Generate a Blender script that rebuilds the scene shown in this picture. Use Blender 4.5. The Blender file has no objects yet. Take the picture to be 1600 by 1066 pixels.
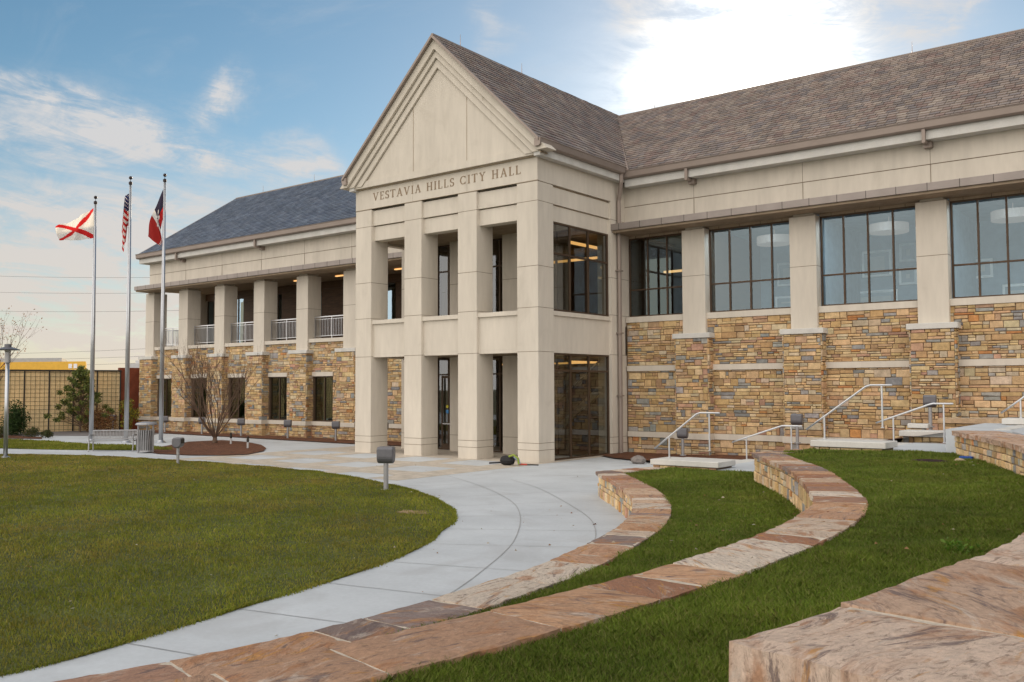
import bpy, math, random
import numpy as np
from mathutils import Vector, Matrix
random.seed(7); RS = np.random.RandomState(5)
sc = bpy.context.scene
COL = sc.collection
# ---------------------------------------------------------------- camera
YAW, PIT, ROL, H = -.6653, .0497, -.0037, 2.583
fw = Vector((math.sin(YAW)*math.cos(PIT), math.cos(YAW)*math.cos(PIT), math.sin(PIT)))
rt = fw.cross(Vector((0, 0, 1))).normalized(); up = rt.cross(fw)
rt, up = rt*math.cos(ROL)+up*math.sin(ROL), up*math.cos(ROL)-rt*math.sin(ROL)
cd = bpy.data.cameras.new('camera'); cam = bpy.data.objects.new('camera', cd); COL.objects.link(cam)
M = Matrix((rt, up, -fw)).transposed().to_4x4(); M.translation = Vector((0, 0, H)); cam.matrix_world = M
cd.sensor_width = 36; cd.lens = 1438.7155/1600*36; cd.clip_end = 4000; cd.clip_start = .05
sc.camera = cam
# ---------------------------------------------------------------- light
SUN = Vector((-.386, .88, .298)).normalized()
sl = bpy.data.lights.new('sun', 'SUN'); sl.energy = 4.5; sl.angle = math.radians(.5); sl.color = (1, .80, .55)
so = bpy.data.objects.new('sun', sl); COL.objects.link(so); so.rotation_euler = SUN.to_track_quat('Z', 'Y').to_euler()
sc.view_settings.view_transform = 'Standard'; sc.view_settings.look = 'None'
sc.view_settings.exposure = 0.0; sc.view_settings.gamma = 1
W = bpy.data.worlds.new('World'); sc.world = W; W.use_nodes = True
def world():
    nt = W.node_tree; N = nt.nodes; L = nt.links; N.clear()
    def nd(t, **k):
        n = N.new(t)
        for a, b in k.items(): setattr(n, a, b)
        return n
    def val(x, sock):
        if isinstance(x, (int, float)): sock.default_value = x
        elif isinstance(x, tuple): sock.default_value = x
        else: L.new(x, sock)
    def m(op, a, b=0., c=None, clamp=False):
        n = nd('ShaderNodeMath', operation=op); n.use_clamp = clamp
        val(a, n.inputs[0]); val(b, n.inputs[1])
        if c is not None: val(c, n.inputs[2])
        return n.outputs[0]
    def mix(f, a, b):
        n = nd('ShaderNodeMix', data_type='RGBA'); val(f, n.inputs[0]); val(a, n.inputs[6]); val(b, n.inputs[7]); return n.outputs[2]
    def sm(x, a, b):
        n = nd('ShaderNodeMapRange', interpolation_type='SMOOTHSTEP'); val(x, n.inputs[0]); n.inputs[1].default_value = a; n.inputs[2].default_value = b; return n.outputs[0]
    sky = nd('ShaderNodeTexSky', sky_type='NISHITA'); sky.sun_disc = False
    sky.sun_elevation = math.asin(SUN.z); sky.sun_rotation = math.atan2(SUN.x, SUN.y)
    sky.air_density = 1.0; sky.dust_density = .25; sky.ozone_density = 2.0
    tc = nd('ShaderNodeTexCoord').outputs['Generated']
    sp = nd('ShaderNodeSeparateXYZ'); L.new(tc, sp.inputs[0])
    x, y, z = sp.outputs
    # clouds lie on a layer overhead: direction over height
    zz = m('ADD', m('MAXIMUM', z, 0.), .10)
    cb = nd('ShaderNodeCombineXYZ'); L.new(m('DIVIDE', x, zz), cb.inputs[0]); L.new(m('DIVIDE', y, zz), cb.inputs[1])
    def noise(rz, sc_, loc, scale, det, rough, dist):
        mp = nd('ShaderNodeMapping'); L.new(cb.outputs[0], mp.inputs[0]); mp.inputs['Rotation'].default_value[2] = rz
        mp.inputs['Scale'].default_value = sc_; mp.inputs['Location'].default_value = loc
        n = nd('ShaderNodeTexNoise'); L.new(mp.outputs[0], n.inputs['Vector']); n.inputs['Scale'].default_value = scale
        n.inputs['Detail'].default_value = det; n.inputs['Roughness'].default_value = rough; n.inputs['Distortion'].default_value = dist
        return n.outputs[0]
    streak = noise(.95, (.35, 1.6, 1), (3.1, 1.2, 0), 1.1, 9, .62, .6)
    wisps = noise(.5, (1, 1.5, 1), (9.3, 4.1, 0), 2.2, 11, .66, 1.1)
    patch = noise(0, (1, 1, 1), (1.7, 2.2, 0), .5, 3, .5, .3)
    dt = nd('ShaderNodeVectorMath', operation='DOT_PRODUCT'); L.new(tc, dt.inputs[0]); dt.inputs[1].default_value = tuple(SUN)
    d = dt.outputs['Value']
    back = sm(y, .30, -.25)                      # unseen bright cloud bank, added behind the viewer to light the shaded front
    low = sm(z, .34, .02)
    near = sm(d, .93, .995)
    az = m('ARCTAN2', x, y); el = m('ARCSINE', z)
    wob = nd('ShaderNodeTexNoise'); L.new(tc, wob.inputs['Vector']); wob.inputs['Scale'].default_value = 7; wob.inputs['Detail'].default_value = 8; wob.inputs['Roughness'].default_value = .62
    ws = nd('ShaderNodeSeparateColor'); L.new(wob.outputs['Color'], ws.inputs[0])
    azw = m('ADD', az, m('MULTIPLY', m('SUBTRACT', ws.outputs[0], .5), .16)); elw = m('ADD', el, m('MULTIPLY', m('SUBTRACT', ws.outputs[1], .5), .10))
    def band(a0, e0, a1, e1, wid, ext=.5):        # a wisp lying between two directions in the sky
        ca, ce = (a0+a1)/2, (e0+e1)/2; ln = math.hypot(a1-a0, e1-e0); c_, s_ = (a1-a0)/ln, (e1-e0)/ln
        da, de = m('SUBTRACT', azw, ca), m('SUBTRACT', elw, ce)
        p_ = m('DIVIDE', m('ADD', m('MULTIPLY', da, c_), m('MULTIPLY', de, s_)), ln*ext); q_ = m('DIVIDE', m('SUBTRACT', m('MULTIPLY', de, c_), m('MULTIPLY', da, s_)), wid)
        return m('EXPONENT', m('MULTIPLY', m('ADD', m('POWER', m('ABSOLUTE', p_), 4.), m('MULTIPLY', q_, q_)), -1.))
    bands = [((-1.28, .290, -1.03, .258, .012), 1.2), ((-1.26, .262, -1.0, .250, .030), .55), ((-1.08, .262, -.83, .222, .013), 1.1), ((-1.0, .262, -.955, .315, .020), .8), ((-.975, .318, -.97, .280, .016), .6), ((-1.2, .232, -1.02, .225, .022), .6),
             ((-1.22, .150, -.98, .185, .030), .5), ((-1.25, .095, -.95, .075, .020), .7), ((-1.25, .135, -1.02, .115, .012), .5), ((-1.22, .06, -1.0, .045, .010), .6), ((-.70, .41, -.68, .355, .018), .55), ((-.92, .262, -.87, .25, .012), .6),
             ((-.52, .42, -.475, .315, .036), 1.15), ((-.57, .42, -.53, .36, .02), .7), ((-.29, .385, -.20, .335, .022), 1.0), ((-.33, .40, -.24, .30, .03), .8), ((-.205, .345, -.165, .375, .004), .7)]
    tot = None
    for (b_, k_) in bands:
        v_ = m('MULTIPLY', band(*b_), k_); tot = v_ if tot is None else m('ADD', tot, v_)
    fine = nd('ShaderNodeTexNoise'); fm = nd('ShaderNodeMapping'); L.new(tc, fm.inputs[0]); fm.inputs['Scale'].default_value = (1, 1, 2.4); L.new(fm.outputs[0], fine.inputs['Vector']); fine.inputs['Scale'].default_value = 13; fine.inputs['Detail'].default_value = 12; fine.inputs['Roughness'].default_value = .68; fine.inputs['Distortion'].default_value = .9
    sv = nd('ShaderNodeCombineXYZ'); L.new(m('MULTIPLY', az, 10.), sv.inputs[0]); L.new(m('MULTIPLY', m('ADD', el, m('MULTIPLY', az, .16)), 46.), sv.inputs[1])
    sn = nd('ShaderNodeTexNoise'); L.new(sv.outputs[0], sn.inputs['Vector']); sn.inputs['Scale'].default_value = 1.0; sn.inputs['Detail'].default_value = 11; sn.inputs['Roughness'].default_value = .66; sn.inputs['Distortion'].default_value = .7
    tx = sm(m('ADD', m('MULTIPLY', fine.outputs[0], .45), m('MULTIPLY', sn.outputs[0], .55)), .38, .64)
    left = sm(az, -.72, -1.02); lowh = sm(el, .275, .15)
    veil = m('MULTIPLY', m('MULTIPLY', left, lowh), m('ADD', m('MULTIPLY', tx, .55), m('ADD', m('MULTIPLY', sm(streak, .33, .62), .3), .23)))
    hz = m('MULTIPLY', sm(el, .16, .0), .75)
    gen = m('MULTIPLY', sm(m('ADD', m('MULTIPLY', streak, .5), m('MULTIPLY', wisps, .5)), .50, .78), .32)
    cl = m('ADD', m('MULTIPLY', m('MINIMUM', tot, 1.2), m('ADD', m('MULTIPLY', tx, 1.0), .12)), m('ADD', veil, gen)); cl = m('MINIMUM', m('MAXIMUM', cl, hz), 1.)
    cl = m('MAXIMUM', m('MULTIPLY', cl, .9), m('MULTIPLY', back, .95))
    ccol = mix(low, (7.0, 6.9, 6.9, 1), (7.4, 6.6, 5.9, 1))
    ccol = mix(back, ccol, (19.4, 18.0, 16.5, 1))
    hs = nd('ShaderNodeHueSaturation'); L.new(sky.outputs[0], hs.inputs['Color']); hs.inputs['Saturation'].default_value = 1.12; hs.inputs['Value'].default_value = 1.0; hs.inputs['Hue'].default_value = .487
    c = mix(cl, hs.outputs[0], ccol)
    # thin cloud glowing round the sun
    g1 = m('MULTIPLY', m('POWER', m('MAXIMUM', d, 0.), 470.), 60.)
    g2 = m('MULTIPLY', m('POWER', m('MAXIMUM', d, 0.), 120.), 1.2)
    g = m('MULTIPLY', m('ADD', g1, g2), m('ADD', m('MULTIPLY', tx, 1.7), .12))
    gl = nd('ShaderNodeVectorMath', operation='SCALE'); gl.inputs[0].default_value = (1, .93, .80); L.new(g, gl.inputs['Scale'])
    ad = nd('ShaderNodeVectorMath', operation='ADD'); L.new(c, ad.inputs[0]); L.new(gl.outputs[0], ad.inputs[1])
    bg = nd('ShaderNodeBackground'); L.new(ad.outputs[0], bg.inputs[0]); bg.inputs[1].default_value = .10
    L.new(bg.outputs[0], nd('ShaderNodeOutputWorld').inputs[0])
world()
W.cycles.sampling_method = 'MANUAL'; W.cycles.sample_map_resolution = 512
try:
    sc.cycles.max_bounces = 7; sc.cycles.transparent_max_bounces = 16; sc.cycles.sample_clamp_indirect = 6
    sc.cycles.caustics_reflective = False; sc.cycles.caustics_refractive = False
except Exception: pass
# ---------------------------------------------------------------- helpers
ORG = {}
def link(o, parent=None):
    COL.objects.link(o)
    if parent is not None: o.parent = parent
    return o
def tag(o, label=None, cat=None, group=None, kind=None):
    if label: o['label'] = label
    if cat: o['category'] = cat
    if group: o['group'] = group
    if kind: o['kind'] = kind
    return o
def thing(name, label, cat, loc=(0, 0, 0), group=None, rz=0):
    o = bpy.data.objects.new(name, None); COL.objects.link(o); o.location = loc; o.rotation_euler[2] = rz
    o.empty_display_size = .3; ORG[o] = Vector(loc)
    return tag(o, label, cat, group)
def copy_tree(o, parent=None):
    c = o.copy(); COL.objects.link(c); c.parent = parent
    for ch in list(o.children): copy_tree(ch, c)
    return c
class MB:
    def __init__(s): s.v = []; s.f = []; s.m = []; s.c = []; s.uv = {}
    def face(s, pts, c=(1, 1, 1), m=0):
        i = len(s.v); s.v += [tuple(p) for p in pts]; s.f.append(tuple(range(i, i+len(pts)))); s.m.append(m); s.c.append(c)
    def poly(s, vs, fs, c=(1, 1, 1), m=0):
        i = len(s.v); s.v += [tuple(p) for p in vs]
        for f in fs: s.f.append(tuple(i+k for k in f)); s.m.append(m); s.c.append(c)
    def box(s, x0, x1, y0, y1, z0, z1, c=(1, 1, 1), m=0):
        vs = [(x, y, z) for z in (z0, z1) for y in (y0, y1) for x in (x0, x1)]
        s.poly(vs, [(0, 2, 3, 1), (4, 5, 7, 6), (0, 1, 5, 4), (2, 6, 7, 3), (0, 4, 6, 2), (1, 3, 7, 5)], c, m)
    def bbox(s, x0, x1, y0, y1, z0, z1, b=.02, c=(1, 1, 1), m=0):      # box with chamfered edges
        def oct_(z, e):
            return [(x0+b+e, y0+e, z), (x1-b-e, y0+e, z), (x1-e, y0+b+e, z), (x1-e, y1-b-e, z), (x1-b-e, y1-e, z), (x0+b+e, y1-e, z), (x0+e, y1-b-e, z), (x0+e, y0+b+e, z)]
        s.loft([oct_(z0, b), oct_(z0+b, 0), oct_(z1-b, 0), oct_(z1, b)], c, m)
    def loft(s, rings, c=(1, 1, 1), m=0, cap=True, closed=True):
        n = len(rings[0]); vs = [p for r in rings for p in r]; fs = []
        for k in range(len(rings)-1):
            for j in range(n if closed else n-1):
                a, b = k*n+j, k*n+(j+1) % n; fs.append((a, b, b+n, a+n))
        if cap: fs.append(tuple(range(n))[::-1]); fs.append(tuple((len(rings)-1)*n+j for j in range(n)))
        s.poly(vs, fs, c, m)
    def prism(s, pts, z0, z1, c=(1, 1, 1), m=0, bottom=False):
        n = len(pts); a = sum(pts[i][0]*pts[(i+1) % n][1]-pts[(i+1) % n][0]*pts[i][1] for i in range(n))
        if a < 0: pts = pts[::-1]
        vs = [(p[0], p[1], z0) for p in pts]+[(p[0], p[1], z1) for p in pts]
        fs = [tuple(range(n, 2*n))]+[(i, (i+1) % n, (i+1) % n+n, i+n) for i in range(n)]
        if bottom: fs.append(tuple(range(n))[::-1])
        s.poly(vs, fs, c, m)
    def tube(s, pts, r, n=8, c=(1, 1, 1), m=0, cap=True):
        pts = [Vector(p) for p in pts]; rr = r if isinstance(r, (list, tuple)) else [r]*len(pts); rings = []; px = None
        for i, p in enumerate(pts):
            t = (pts[min(i+1, len(pts)-1)]-pts[max(i-1, 0)]).normalized()
            if px is None: px = t.orthogonal().normalized()
            px = (px-t*px.dot(t)).normalized(); q = t.cross(px)
            rings.append([p+(px*math.cos(2*math.pi*k/n)+q*math.sin(2*math.pi*k/n))*rr[i] for k in range(n)])
        s.loft(rings, c, m, cap)
    def lathe(s, prof, o=(0, 0, 0), n=20, c=(1, 1, 1), m=0):
        s.loft([[(o[0]+r*math.cos(2*math.pi*k/n), o[1]+r*math.sin(2*math.pi*k/n), o[2]+z) for k in range(n)] for r, z in prof], c, m)
    def build(s, name, mats, parent=None, smooth=False, fix=True, uvs=None):
        me = bpy.data.meshes.new(name); org = Vector((0, 0, 0)); p = parent
        if p is not None: org = ORG[p]
        vv = np.array(s.v, float)-np.array(org) if len(s.v) else np.zeros((0, 3))
        me.from_pydata(vv.tolist(), [], s.f)
        if not isinstance(mats, (list, tuple)): mats = [mats]
        for mt in mats: me.materials.append(mt)
        me.polygons.foreach_set('material_index', s.m)
        at = me.attributes.new('Col', 'FLOAT_COLOR', 'FACE')
        at.data.foreach_set('color', np.array([(c[0], c[1], c[2], 1) for c in s.c], float).ravel())
        if uvs is not None:
            ul = me.uv_layers.new(name='UVMap'); ul.data.foreach_set('uv', np.array(uvs, float).ravel())
        if smooth: me.polygons.foreach_set('use_smooth', [True]*len(me.polygons))
        me.update()
        o = bpy.data.objects.new(name, me); link(o, parent); ORG[o] = org
        if fix:
            import bmesh
            bm = bmesh.new(); bm.from_mesh(me); bmesh.ops.recalc_face_normals(bm, faces=bm.faces); bm.to_mesh(me); bm.free()
        return o
def tris(name, P, col, mat, parent=None):      # P: n x k x 3 array of loose polygons, one colour each
    n, k, _ = P.shape; me = bpy.data.meshes.new(name)
    org = np.array(ORG[parent]) if parent is not None else 0
    me.vertices.add(n*k); me.vertices.foreach_set('co', (P-org).astype(np.float32).ravel())
    me.loops.add(n*k); me.loops.foreach_set('vertex_index', np.arange(n*k, dtype=np.int32))
    me.polygons.add(n); me.polygons.foreach_set('loop_start', np.arange(0, n*k, k, dtype=np.int32)); me.polygons.foreach_set('loop_total', np.full(n, k, np.int32))
    me.materials.append(mat); at = me.attributes.new('Col', 'FLOAT_COLOR', 'FACE')
    at.data.foreach_set('color', np.concatenate([col, np.ones((n, 1))], 1).astype(np.float32).ravel())
    me.update(calc_edges=True); o = bpy.data.objects.new(name, me); link(o, parent); ORG[o] = ORG[parent] if parent is not None else Vector((0, 0, 0))
    return o
def spline(P, n=12):
    P = [np.array(p, float) for p in P]; out = []
    for i in range(len(P)-1):
        p0 = P[i-1] if i else 2*P[0]-P[1]; p1, p2 = P[i], P[i+1]; p3 = P[i+2] if i+2 < len(P) else 2*P[-1]-P[-2]
        for k in range(n):
            t = k/n; out.append(.5*((2*p1)+(-p0+p2)*t+(2*p0-5*p1+4*p2-p3)*t*t+(-p0+3*p1-3*p2+p3)*t**3))
    out.append(P[-1]); return out
class Curve:                                    # arc-length parametrised plan curve, n(s) points to the left of travel
    def __init__(s, P):
        s.p = np.array(spline(P, 16)); d = np.linalg.norm(np.diff(s.p, axis=0), axis=1); s.s = np.concatenate([[0], np.cumsum(d)]); s.L = s.s[-1]
    def at(s, t): return np.array([np.interp(t, s.s, s.p[:, 0]), np.interp(t, s.s, s.p[:, 1])])
    def n(s, t):
        a, b = s.at(max(t-.15, 0)), s.at(min(t+.15, s.L)); d = (b-a)/np.linalg.norm(b-a); return np.array([-d[1], d[0]])
    def off(s, t, o): return s.at(t)+s.n(t)*o
# ---------------------------------------------------------------- materials
def mat(name, base=(.5, .5, .5), rough=.8, metal=0, attr=False, n1=(3, .15), n2=(40, .08), bump=(60, .1), spec=.3, stretch=None, stain=None, trans=0, coat=0):
    m_ = bpy.data.materials.new(name); m_.use_nodes = True; nt = m_.node_tree; N = nt.nodes; L = nt.links
    b = N['Principled BSDF']; b.inputs['Roughness'].default_value = rough; b.inputs['Metallic'].default_value = metal
    b.inputs['Specular IOR Level'].default_value = spec
    tc = N.new('ShaderNodeTexCoord'); vec = tc.outputs['Object']
    if stretch:
        mp = N.new('ShaderNodeMapping'); L.new(vec, mp.inputs[0]); mp.inputs['Scale'].default_value = stretch; vec = mp.outputs[0]
    if attr: a = N.new('ShaderNodeAttribute'); a.attribute_name = 'Col'; col = a.outputs['Color']
    else: r = N.new('ShaderNodeRGB'); r.outputs[0].default_value = (*base, 1); col = r.outputs[0]
    if attr and base != (.5, .5, .5):
        pass
    def mul(col, scale, amt, detail=4, v=vec):
        n = N.new('ShaderNodeTexNoise'); L.new(v, n.inputs['Vector']); n.inputs['Scale'].default_value = scale; n.inputs['Detail'].default_value = detail; n.inputs['Roughness'].default_value = .6
        r = N.new('ShaderNodeMapRange'); L.new(n.outputs[0], r.inputs[0]); r.inputs[1].default_value = .3; r.inputs[2].default_value = .7; r.inputs[3].default_value = 1-amt; r.inputs[4].default_value = 1+amt
        x = N.new('ShaderNodeVectorMath'); x.operation = 'SCALE'; L.new(col, x.inputs[0]); L.new(r.outputs[0], x.inputs['Scale']); return x.outputs[0]
    if n1: col = mul(col, *n1)
    if n2: col = mul(col, *n2)
    if stain:                                   # stain = (colour, scale, threshold, amount)
        n = N.new('ShaderNodeTexNoise'); L.new(tc.outputs['Object'], n.inputs['Vector']); n.inputs['Scale'].default_value = stain[1]; n.inputs['Detail'].default_value = 7; n.inputs['Distortion'].default_value = .8
        r = N.new('ShaderNodeMapRange'); L.new(n.outputs[0], r.inputs[0]); r.inputs[1].default_value = stain[2]; r.inputs[2].default_value = stain[2]+.12; r.inputs[4].default_value = stain[3]
        x = N.new('ShaderNodeMix'); x.data_type = 'RGBA'; L.new(r.outputs[0], x.inputs[0]); L.new(col, x.inputs[6]); x.inputs[7].default_value = (*stain[0], 1); col = x.outputs[2]
    L.new(col, b.inputs['Base Color'])
    if bump:
        n = N.new('ShaderNodeTexNoise'); L.new(vec, n.inputs['Vector']); n.inputs['Scale'].default_value = bump[0]; n.inputs['Detail'].default_value = 6
        bp = N.new('ShaderNodeBump'); bp.inputs['Strength'].default_value = bump[1]; bp.inputs['Distance'].default_value = .02; L.new(n.outputs[0], bp.inputs['Height']); L.new(bp.outputs[0], b.inputs['Normal'])
    if trans:
        t = N.new('ShaderNodeBsdfTranslucent'); L.new(col, t.inputs[0]); mx = N.new('ShaderNodeMixShader'); mx.inputs[0].default_value = trans
        L.new(b.outputs[0], mx.inputs[1]); L.new(t.outputs[0], mx.inputs[2]); L.new(mx.outputs[0], N['Material Output'].inputs[0])
    return m_
CAST = mat('cast_stone', (.61, .56, .485), .85, n1=(.7, .06), n2=(3.5, .05), bump=(90, .12), stretch=(1.5, 1.5, .28), stain=((.36, .32, .26), .9, .6, .18))
WHITEC = mat('white_concrete', (.58, .57, .54), .8, n1=(2, .08), n2=(30, .05))
JOINT = mat('joint', (.20, .155, .11), .9)
SHADE_JOINT = mat('shade_and_joint', (.36, .29, .21), .9)  # dark tone for joints, and shade painted into the recessed gaps
LEDGE = mat('ledge_stone', attr=True, rough=.85, n1=(6, .22), n2=(45, .16), bump=(28, .45))
MORTARL = mat('pale_mortar', (.24, .18, .12), .95)
MORTAR = mat('mortar', (.17, .12, .08), .95)
SLATE = mat('slate', attr=True, rough=.62, n1=(1.2, .2), n2=(30, .15), bump=(50, .2), spec=.4)
ROOFB = mat('roof_underlay', (.05, .05, .055), .9)
GUTTER = mat('gutter_metal', (.29, .24, .21), .5, metal=.3, n1=(1, .08), n2=None, bump=None)
CANOPYM = mat('canopy_metal', (.29, .255, .235), .5, metal=.35, n1=(1.5, .10), n2=None, bump=None)
SOFFIT = mat('soffit', (.36, .28, .20), .8)
CEIL = mat('ceiling', (.30, .24, .17), .8)
COPPER = mat('valley_flashing', (.42, .33, .28), .5, metal=.4, bump=None)
BRONZE = mat('bronze_frame', (.085, .055, .035), .45, metal=.3, n2=None, bump=None)
ALU = mat('brushed_aluminium', (.62, .63, .65), .35, metal=.85, n1=(3, .05), n2=None, bump=None)
POLE = mat('satin_pole', (.50, .52, .55), .32, metal=.8, n1=(3, .05), n2=None, bump=None)
DKBALL = mat('dark_finial', (.04, .03, .03), .3, metal=.6, bump=None)
GREYM = mat('grey_fixture', (.155, .155, .17), .42, metal=.3, n1=(5, .1), n2=None, bump=None)
GREYL = mat('light_grey_metal', (.36, .36, .37), .45, metal=.5, n1=(5, .1), n2=None, bump=None)
CONC = mat('concrete', (.49, .52, .545), .85, n1=(.5, .11), n2=(14, .045), bump=(120, .15), stain=((.37, .375, .38), .7, .53, .38))
TAN = mat('flagstone_bands', (.47, .42, .355), .85, n1=(2.2, .2), n2=(14, .12), bump=(30, .2))
CJOINT = mat('concrete_joint', (.33, .33, .33), .95, bump=None)
MULCH = mat('mulch', (.12, .05, .026), .95, n1=(5, .5), n2=(26, .7), bump=(24, 1.5))
SOIL = mat('turf_base', (.075, .085, .022), .95, n1=(.8, .35), n2=(25, .4), bump=(30, .8))
ROAD = mat('road', (.17, .16, .16), .9, n1=(.6, .1), n2=(60, .1))
GRASS = mat('grass_blades', attr=True, rough=.6, n1=(.45, .25), n2=(2.6, .15), bump=None, spec=.25, trans=.3)
LEAF = mat('leaves', attr=True, rough=.55, n1=None, n2=None, bump=None, trans=.35)
BARK = mat('bark', (.13, .085, .06), .9, n1=(5, .3), n2=(40, .2))
FABRIC = mat('flag_cloth', attr=True, rough=.8, n1=None, n2=None, bump=None, trans=.45)
PLAIN = mat('painted', attr=True, rough=.6, n1=(3, .08), n2=None, bump=None)
WOODW = mat('dark_wood', (.085, .045, .022), .5, n1=(2, .3), n2=None, stretch=(1, 1, 6))
INW = mat('interior_wall', (.20, .27, .32), .8, bump=None)
FLOORI = mat('interior_floor', (.22, .18, .14), .5, bump=None)
BRICK = mat('red_brick', (.17, .045, .022), .9, n1=(2, .2), n2=(20, .2))
MESHP = mat('screen_panel', (.78, .62, .36), .8, n1=(.5, .15), n2=(20, .15), trans=.25)
DARKM = mat('dark_metal', (.03, .025, .02), .6, bump=None)
LETTER = mat('incised_letter', (.27, .20, .135), .9, bump=None)
def emis(name, col, st):
    m_ = bpy.data.materials.new(name); m_.use_nodes = True; b = m_.node_tree.nodes['Principled BSDF']
    b.inputs['Emission Color'].default_value = (*col, 1); b.inputs['Emission Strength'].default_value = st; b.inputs['Base Color'].default_value = (*col, 1); return m_
WARM = emis('warm_lamp', (1, .55, .2), 1.3)
LAMPW = emis('lamp_shade_glow', (.16, .13, .11), 1.2)
SPOT = emis('hidden_fill_glow', (.85, .93, 1), 34)  # glow of the added strips, kept out of view
def glass(name, refl, tint, rcol=(1, 1, 1)):
    m_ = bpy.data.materials.new(name); m_.use_nodes = True; nt = m_.node_tree; N = nt.nodes; L = nt.links; N.remove(N['Principled BSDF'])
    g = N.new('ShaderNodeBsdfGlossy'); g.inputs['Roughness'].default_value = .015; g.inputs[0].default_value = (*rcol, 1)
    t = N.new('ShaderNodeBsdfTransparent'); t.inputs[0].default_value = (*tint, 1)
    fr = N.new('ShaderNodeFresnel'); fr.inputs[0].default_value = 1.5
    a = N.new('ShaderNodeMath'); a.operation = 'MULTIPLY_ADD'; L.new(fr.outputs[0], a.inputs[0]); a.inputs[1].default_value = 1-refl; a.inputs[2].default_value = refl; a.use_clamp = True
    tc = N.new('ShaderNodeTexCoord'); n = N.new('ShaderNodeTexNoise'); L.new(tc.outputs['Object'], n.inputs['Vector']); n.inputs['Scale'].default_value = .8
    bp = N.new('ShaderNodeBump'); bp.inputs['Strength'].default_value = .03; bp.inputs['Distance'].default_value = .05; L.new(n.outputs[0], bp.inputs['Height']); L.new(bp.outputs[0], g.inputs['Normal'])
    mx = N.new('ShaderNodeMixShader'); L.new(a.outputs[0], mx.inputs[0]); L.new(t.outputs[0], mx.inputs[1]); L.new(g.outputs[0], mx.inputs[2]); L.new(mx.outputs[0], N['Material Output'].inputs[0])
    return m_
GLASSB = glass('coated_glass', .10, (.62, .72, .76), (.72, .90, 1))
GLASSC = glass('lobby_glass', .10, (.62, .62, .52), (.9, .95, 1))
GLASSD = glass('dark_glass', .34, (.30, .33, .28), (.52, .60, .52))
def capmat():
    m_ = bpy.data.materials.new('flagstone_cap'); m_.use_nodes = True; nt = m_.node_tree; N = nt.nodes; L = nt.links; b = N['Principled BSDF']; b.inputs['Roughness'].default_value = .8; b.inputs['Specular IOR Level'].default_value = .25
    tc = N.new('ShaderNodeTexCoord'); oi = N.new('ShaderNodeObjectInfo'); at = N.new('ShaderNodeAttribute'); at.attribute_name = 'Col'
    sc1 = N.new('ShaderNodeMath'); sc1.operation = 'MULTIPLY'; L.new(oi.outputs['Random'], sc1.inputs[0]); sc1.inputs[1].default_value = 57.
    mp = N.new('ShaderNodeMapping'); L.new(tc.outputs['Object'], mp.inputs[0]); cb = N.new('ShaderNodeCombineXYZ'); L.new(sc1.outputs[0], cb.inputs[0]); L.new(sc1.outputs[0], cb.inputs[2]); L.new(cb.outputs[0], mp.inputs['Location'])
    rz = N.new('ShaderNodeCombineXYZ'); L.new(sc1.outputs[0], rz.inputs[2]); L.new(rz.outputs[0], mp.inputs['Rotation']); mp.inputs['Scale'].default_value = (1, 1, 1)
    def noise(sx, scale, det, dist, rough=.6):
        m2 = N.new('ShaderNodeMapping'); L.new(mp.outputs[0], m2.inputs[0]); m2.inputs['Scale'].default_value = sx
        n = N.new('ShaderNodeTexNoise'); L.new(m2.outputs[0], n.inputs['Vector']); n.inputs['Scale'].default_value = scale; n.inputs['Detail'].default_value = det; n.inputs['Distortion'].default_value = dist; n.inputs['Roughness'].default_value = rough
        return n.outputs[0]
    def ramp(f, a, b_, amt=1):
        r = N.new('ShaderNodeMapRange'); L.new(f, r.inputs[0]); r.inputs[1].default_value = a; r.inputs[2].default_value = b_; r.inputs[4].default_value = amt; return r.outputs[0]
    def mix(f, a, c):
        x = N.new('ShaderNodeMix'); x.data_type = 'RGBA'; L.new(f, x.inputs[0]) if not isinstance(f, float) else None
        L.new(a, x.inputs[6])
        if isinstance(c, tuple): x.inputs[7].default_value = (*c, 1)
        else: L.new(c, x.inputs[7])
        return x.outputs[2]
    col = at.outputs['Color']
    col = mix(ramp(noise((1, 2.2, 1), 1.3, 7, 1.5), .53, .63, .75), col, (.36, .17, .08))       # rust clouds
    col = mix(ramp(noise((.7, 2.6, 1), 1.4, 8, 2.2, .7), .57, .63, .8), col, (.15, .11, .105))        # purple grey
    col = mix(ramp(noise((1, 3, 1), 2.0, 8, 1.0, .7), .56, .66, .7), col, (.54, .46, .39))        # bleached flakes
    col = mix(ramp(noise((.8, 3.2, 1), 1.6, 5, 1.8), .59, .66, .8), col, (.48, .24, .07))        # ochre veins
    col = mix(ramp(noise((1, 3.2, 1), 8, 10, .8, .78), .52, .62, .7), col, (.19, .125, .09))        # pitting
    f = noise((1, 1, 1), 26, 6, 0, .7); x = N.new('ShaderNodeVectorMath'); x.operation = 'SCALE'; L.new(col, x.inputs[0]); L.new(ramp(f, .25, .75, 1.), x.inputs['Scale'])
    r = x.inputs['Scale'].links[0].from_node; r.inputs[3].default_value = .78; r.inputs[4].default_value = 1.2
    L.new(x.outputs[0], b.inputs['Base Color'])
    h = N.new('ShaderNodeMath'); h.operation = 'ADD'; L.new(noise((1, 2.2, 1), 5, 9, 1.2, .62), h.inputs[0])
    h2 = N.new('ShaderNodeMath'); h2.operation = 'MULTIPLY'; L.new(noise((1, 2.5, 1), 24, 8, .5, .7), h2.inputs[0]); h2.inputs[1].default_value = .5; L.new(h2.outputs[0], h.inputs[1])
    bp = N.new('ShaderNodeBump'); bp.inputs['Strength'].default_value = .7; bp.inputs['Distance'].default_value = .045; L.new(h.outputs[0], bp.inputs['Height']); L.new(bp.outputs[0], b.inputs['Normal'])
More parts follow.
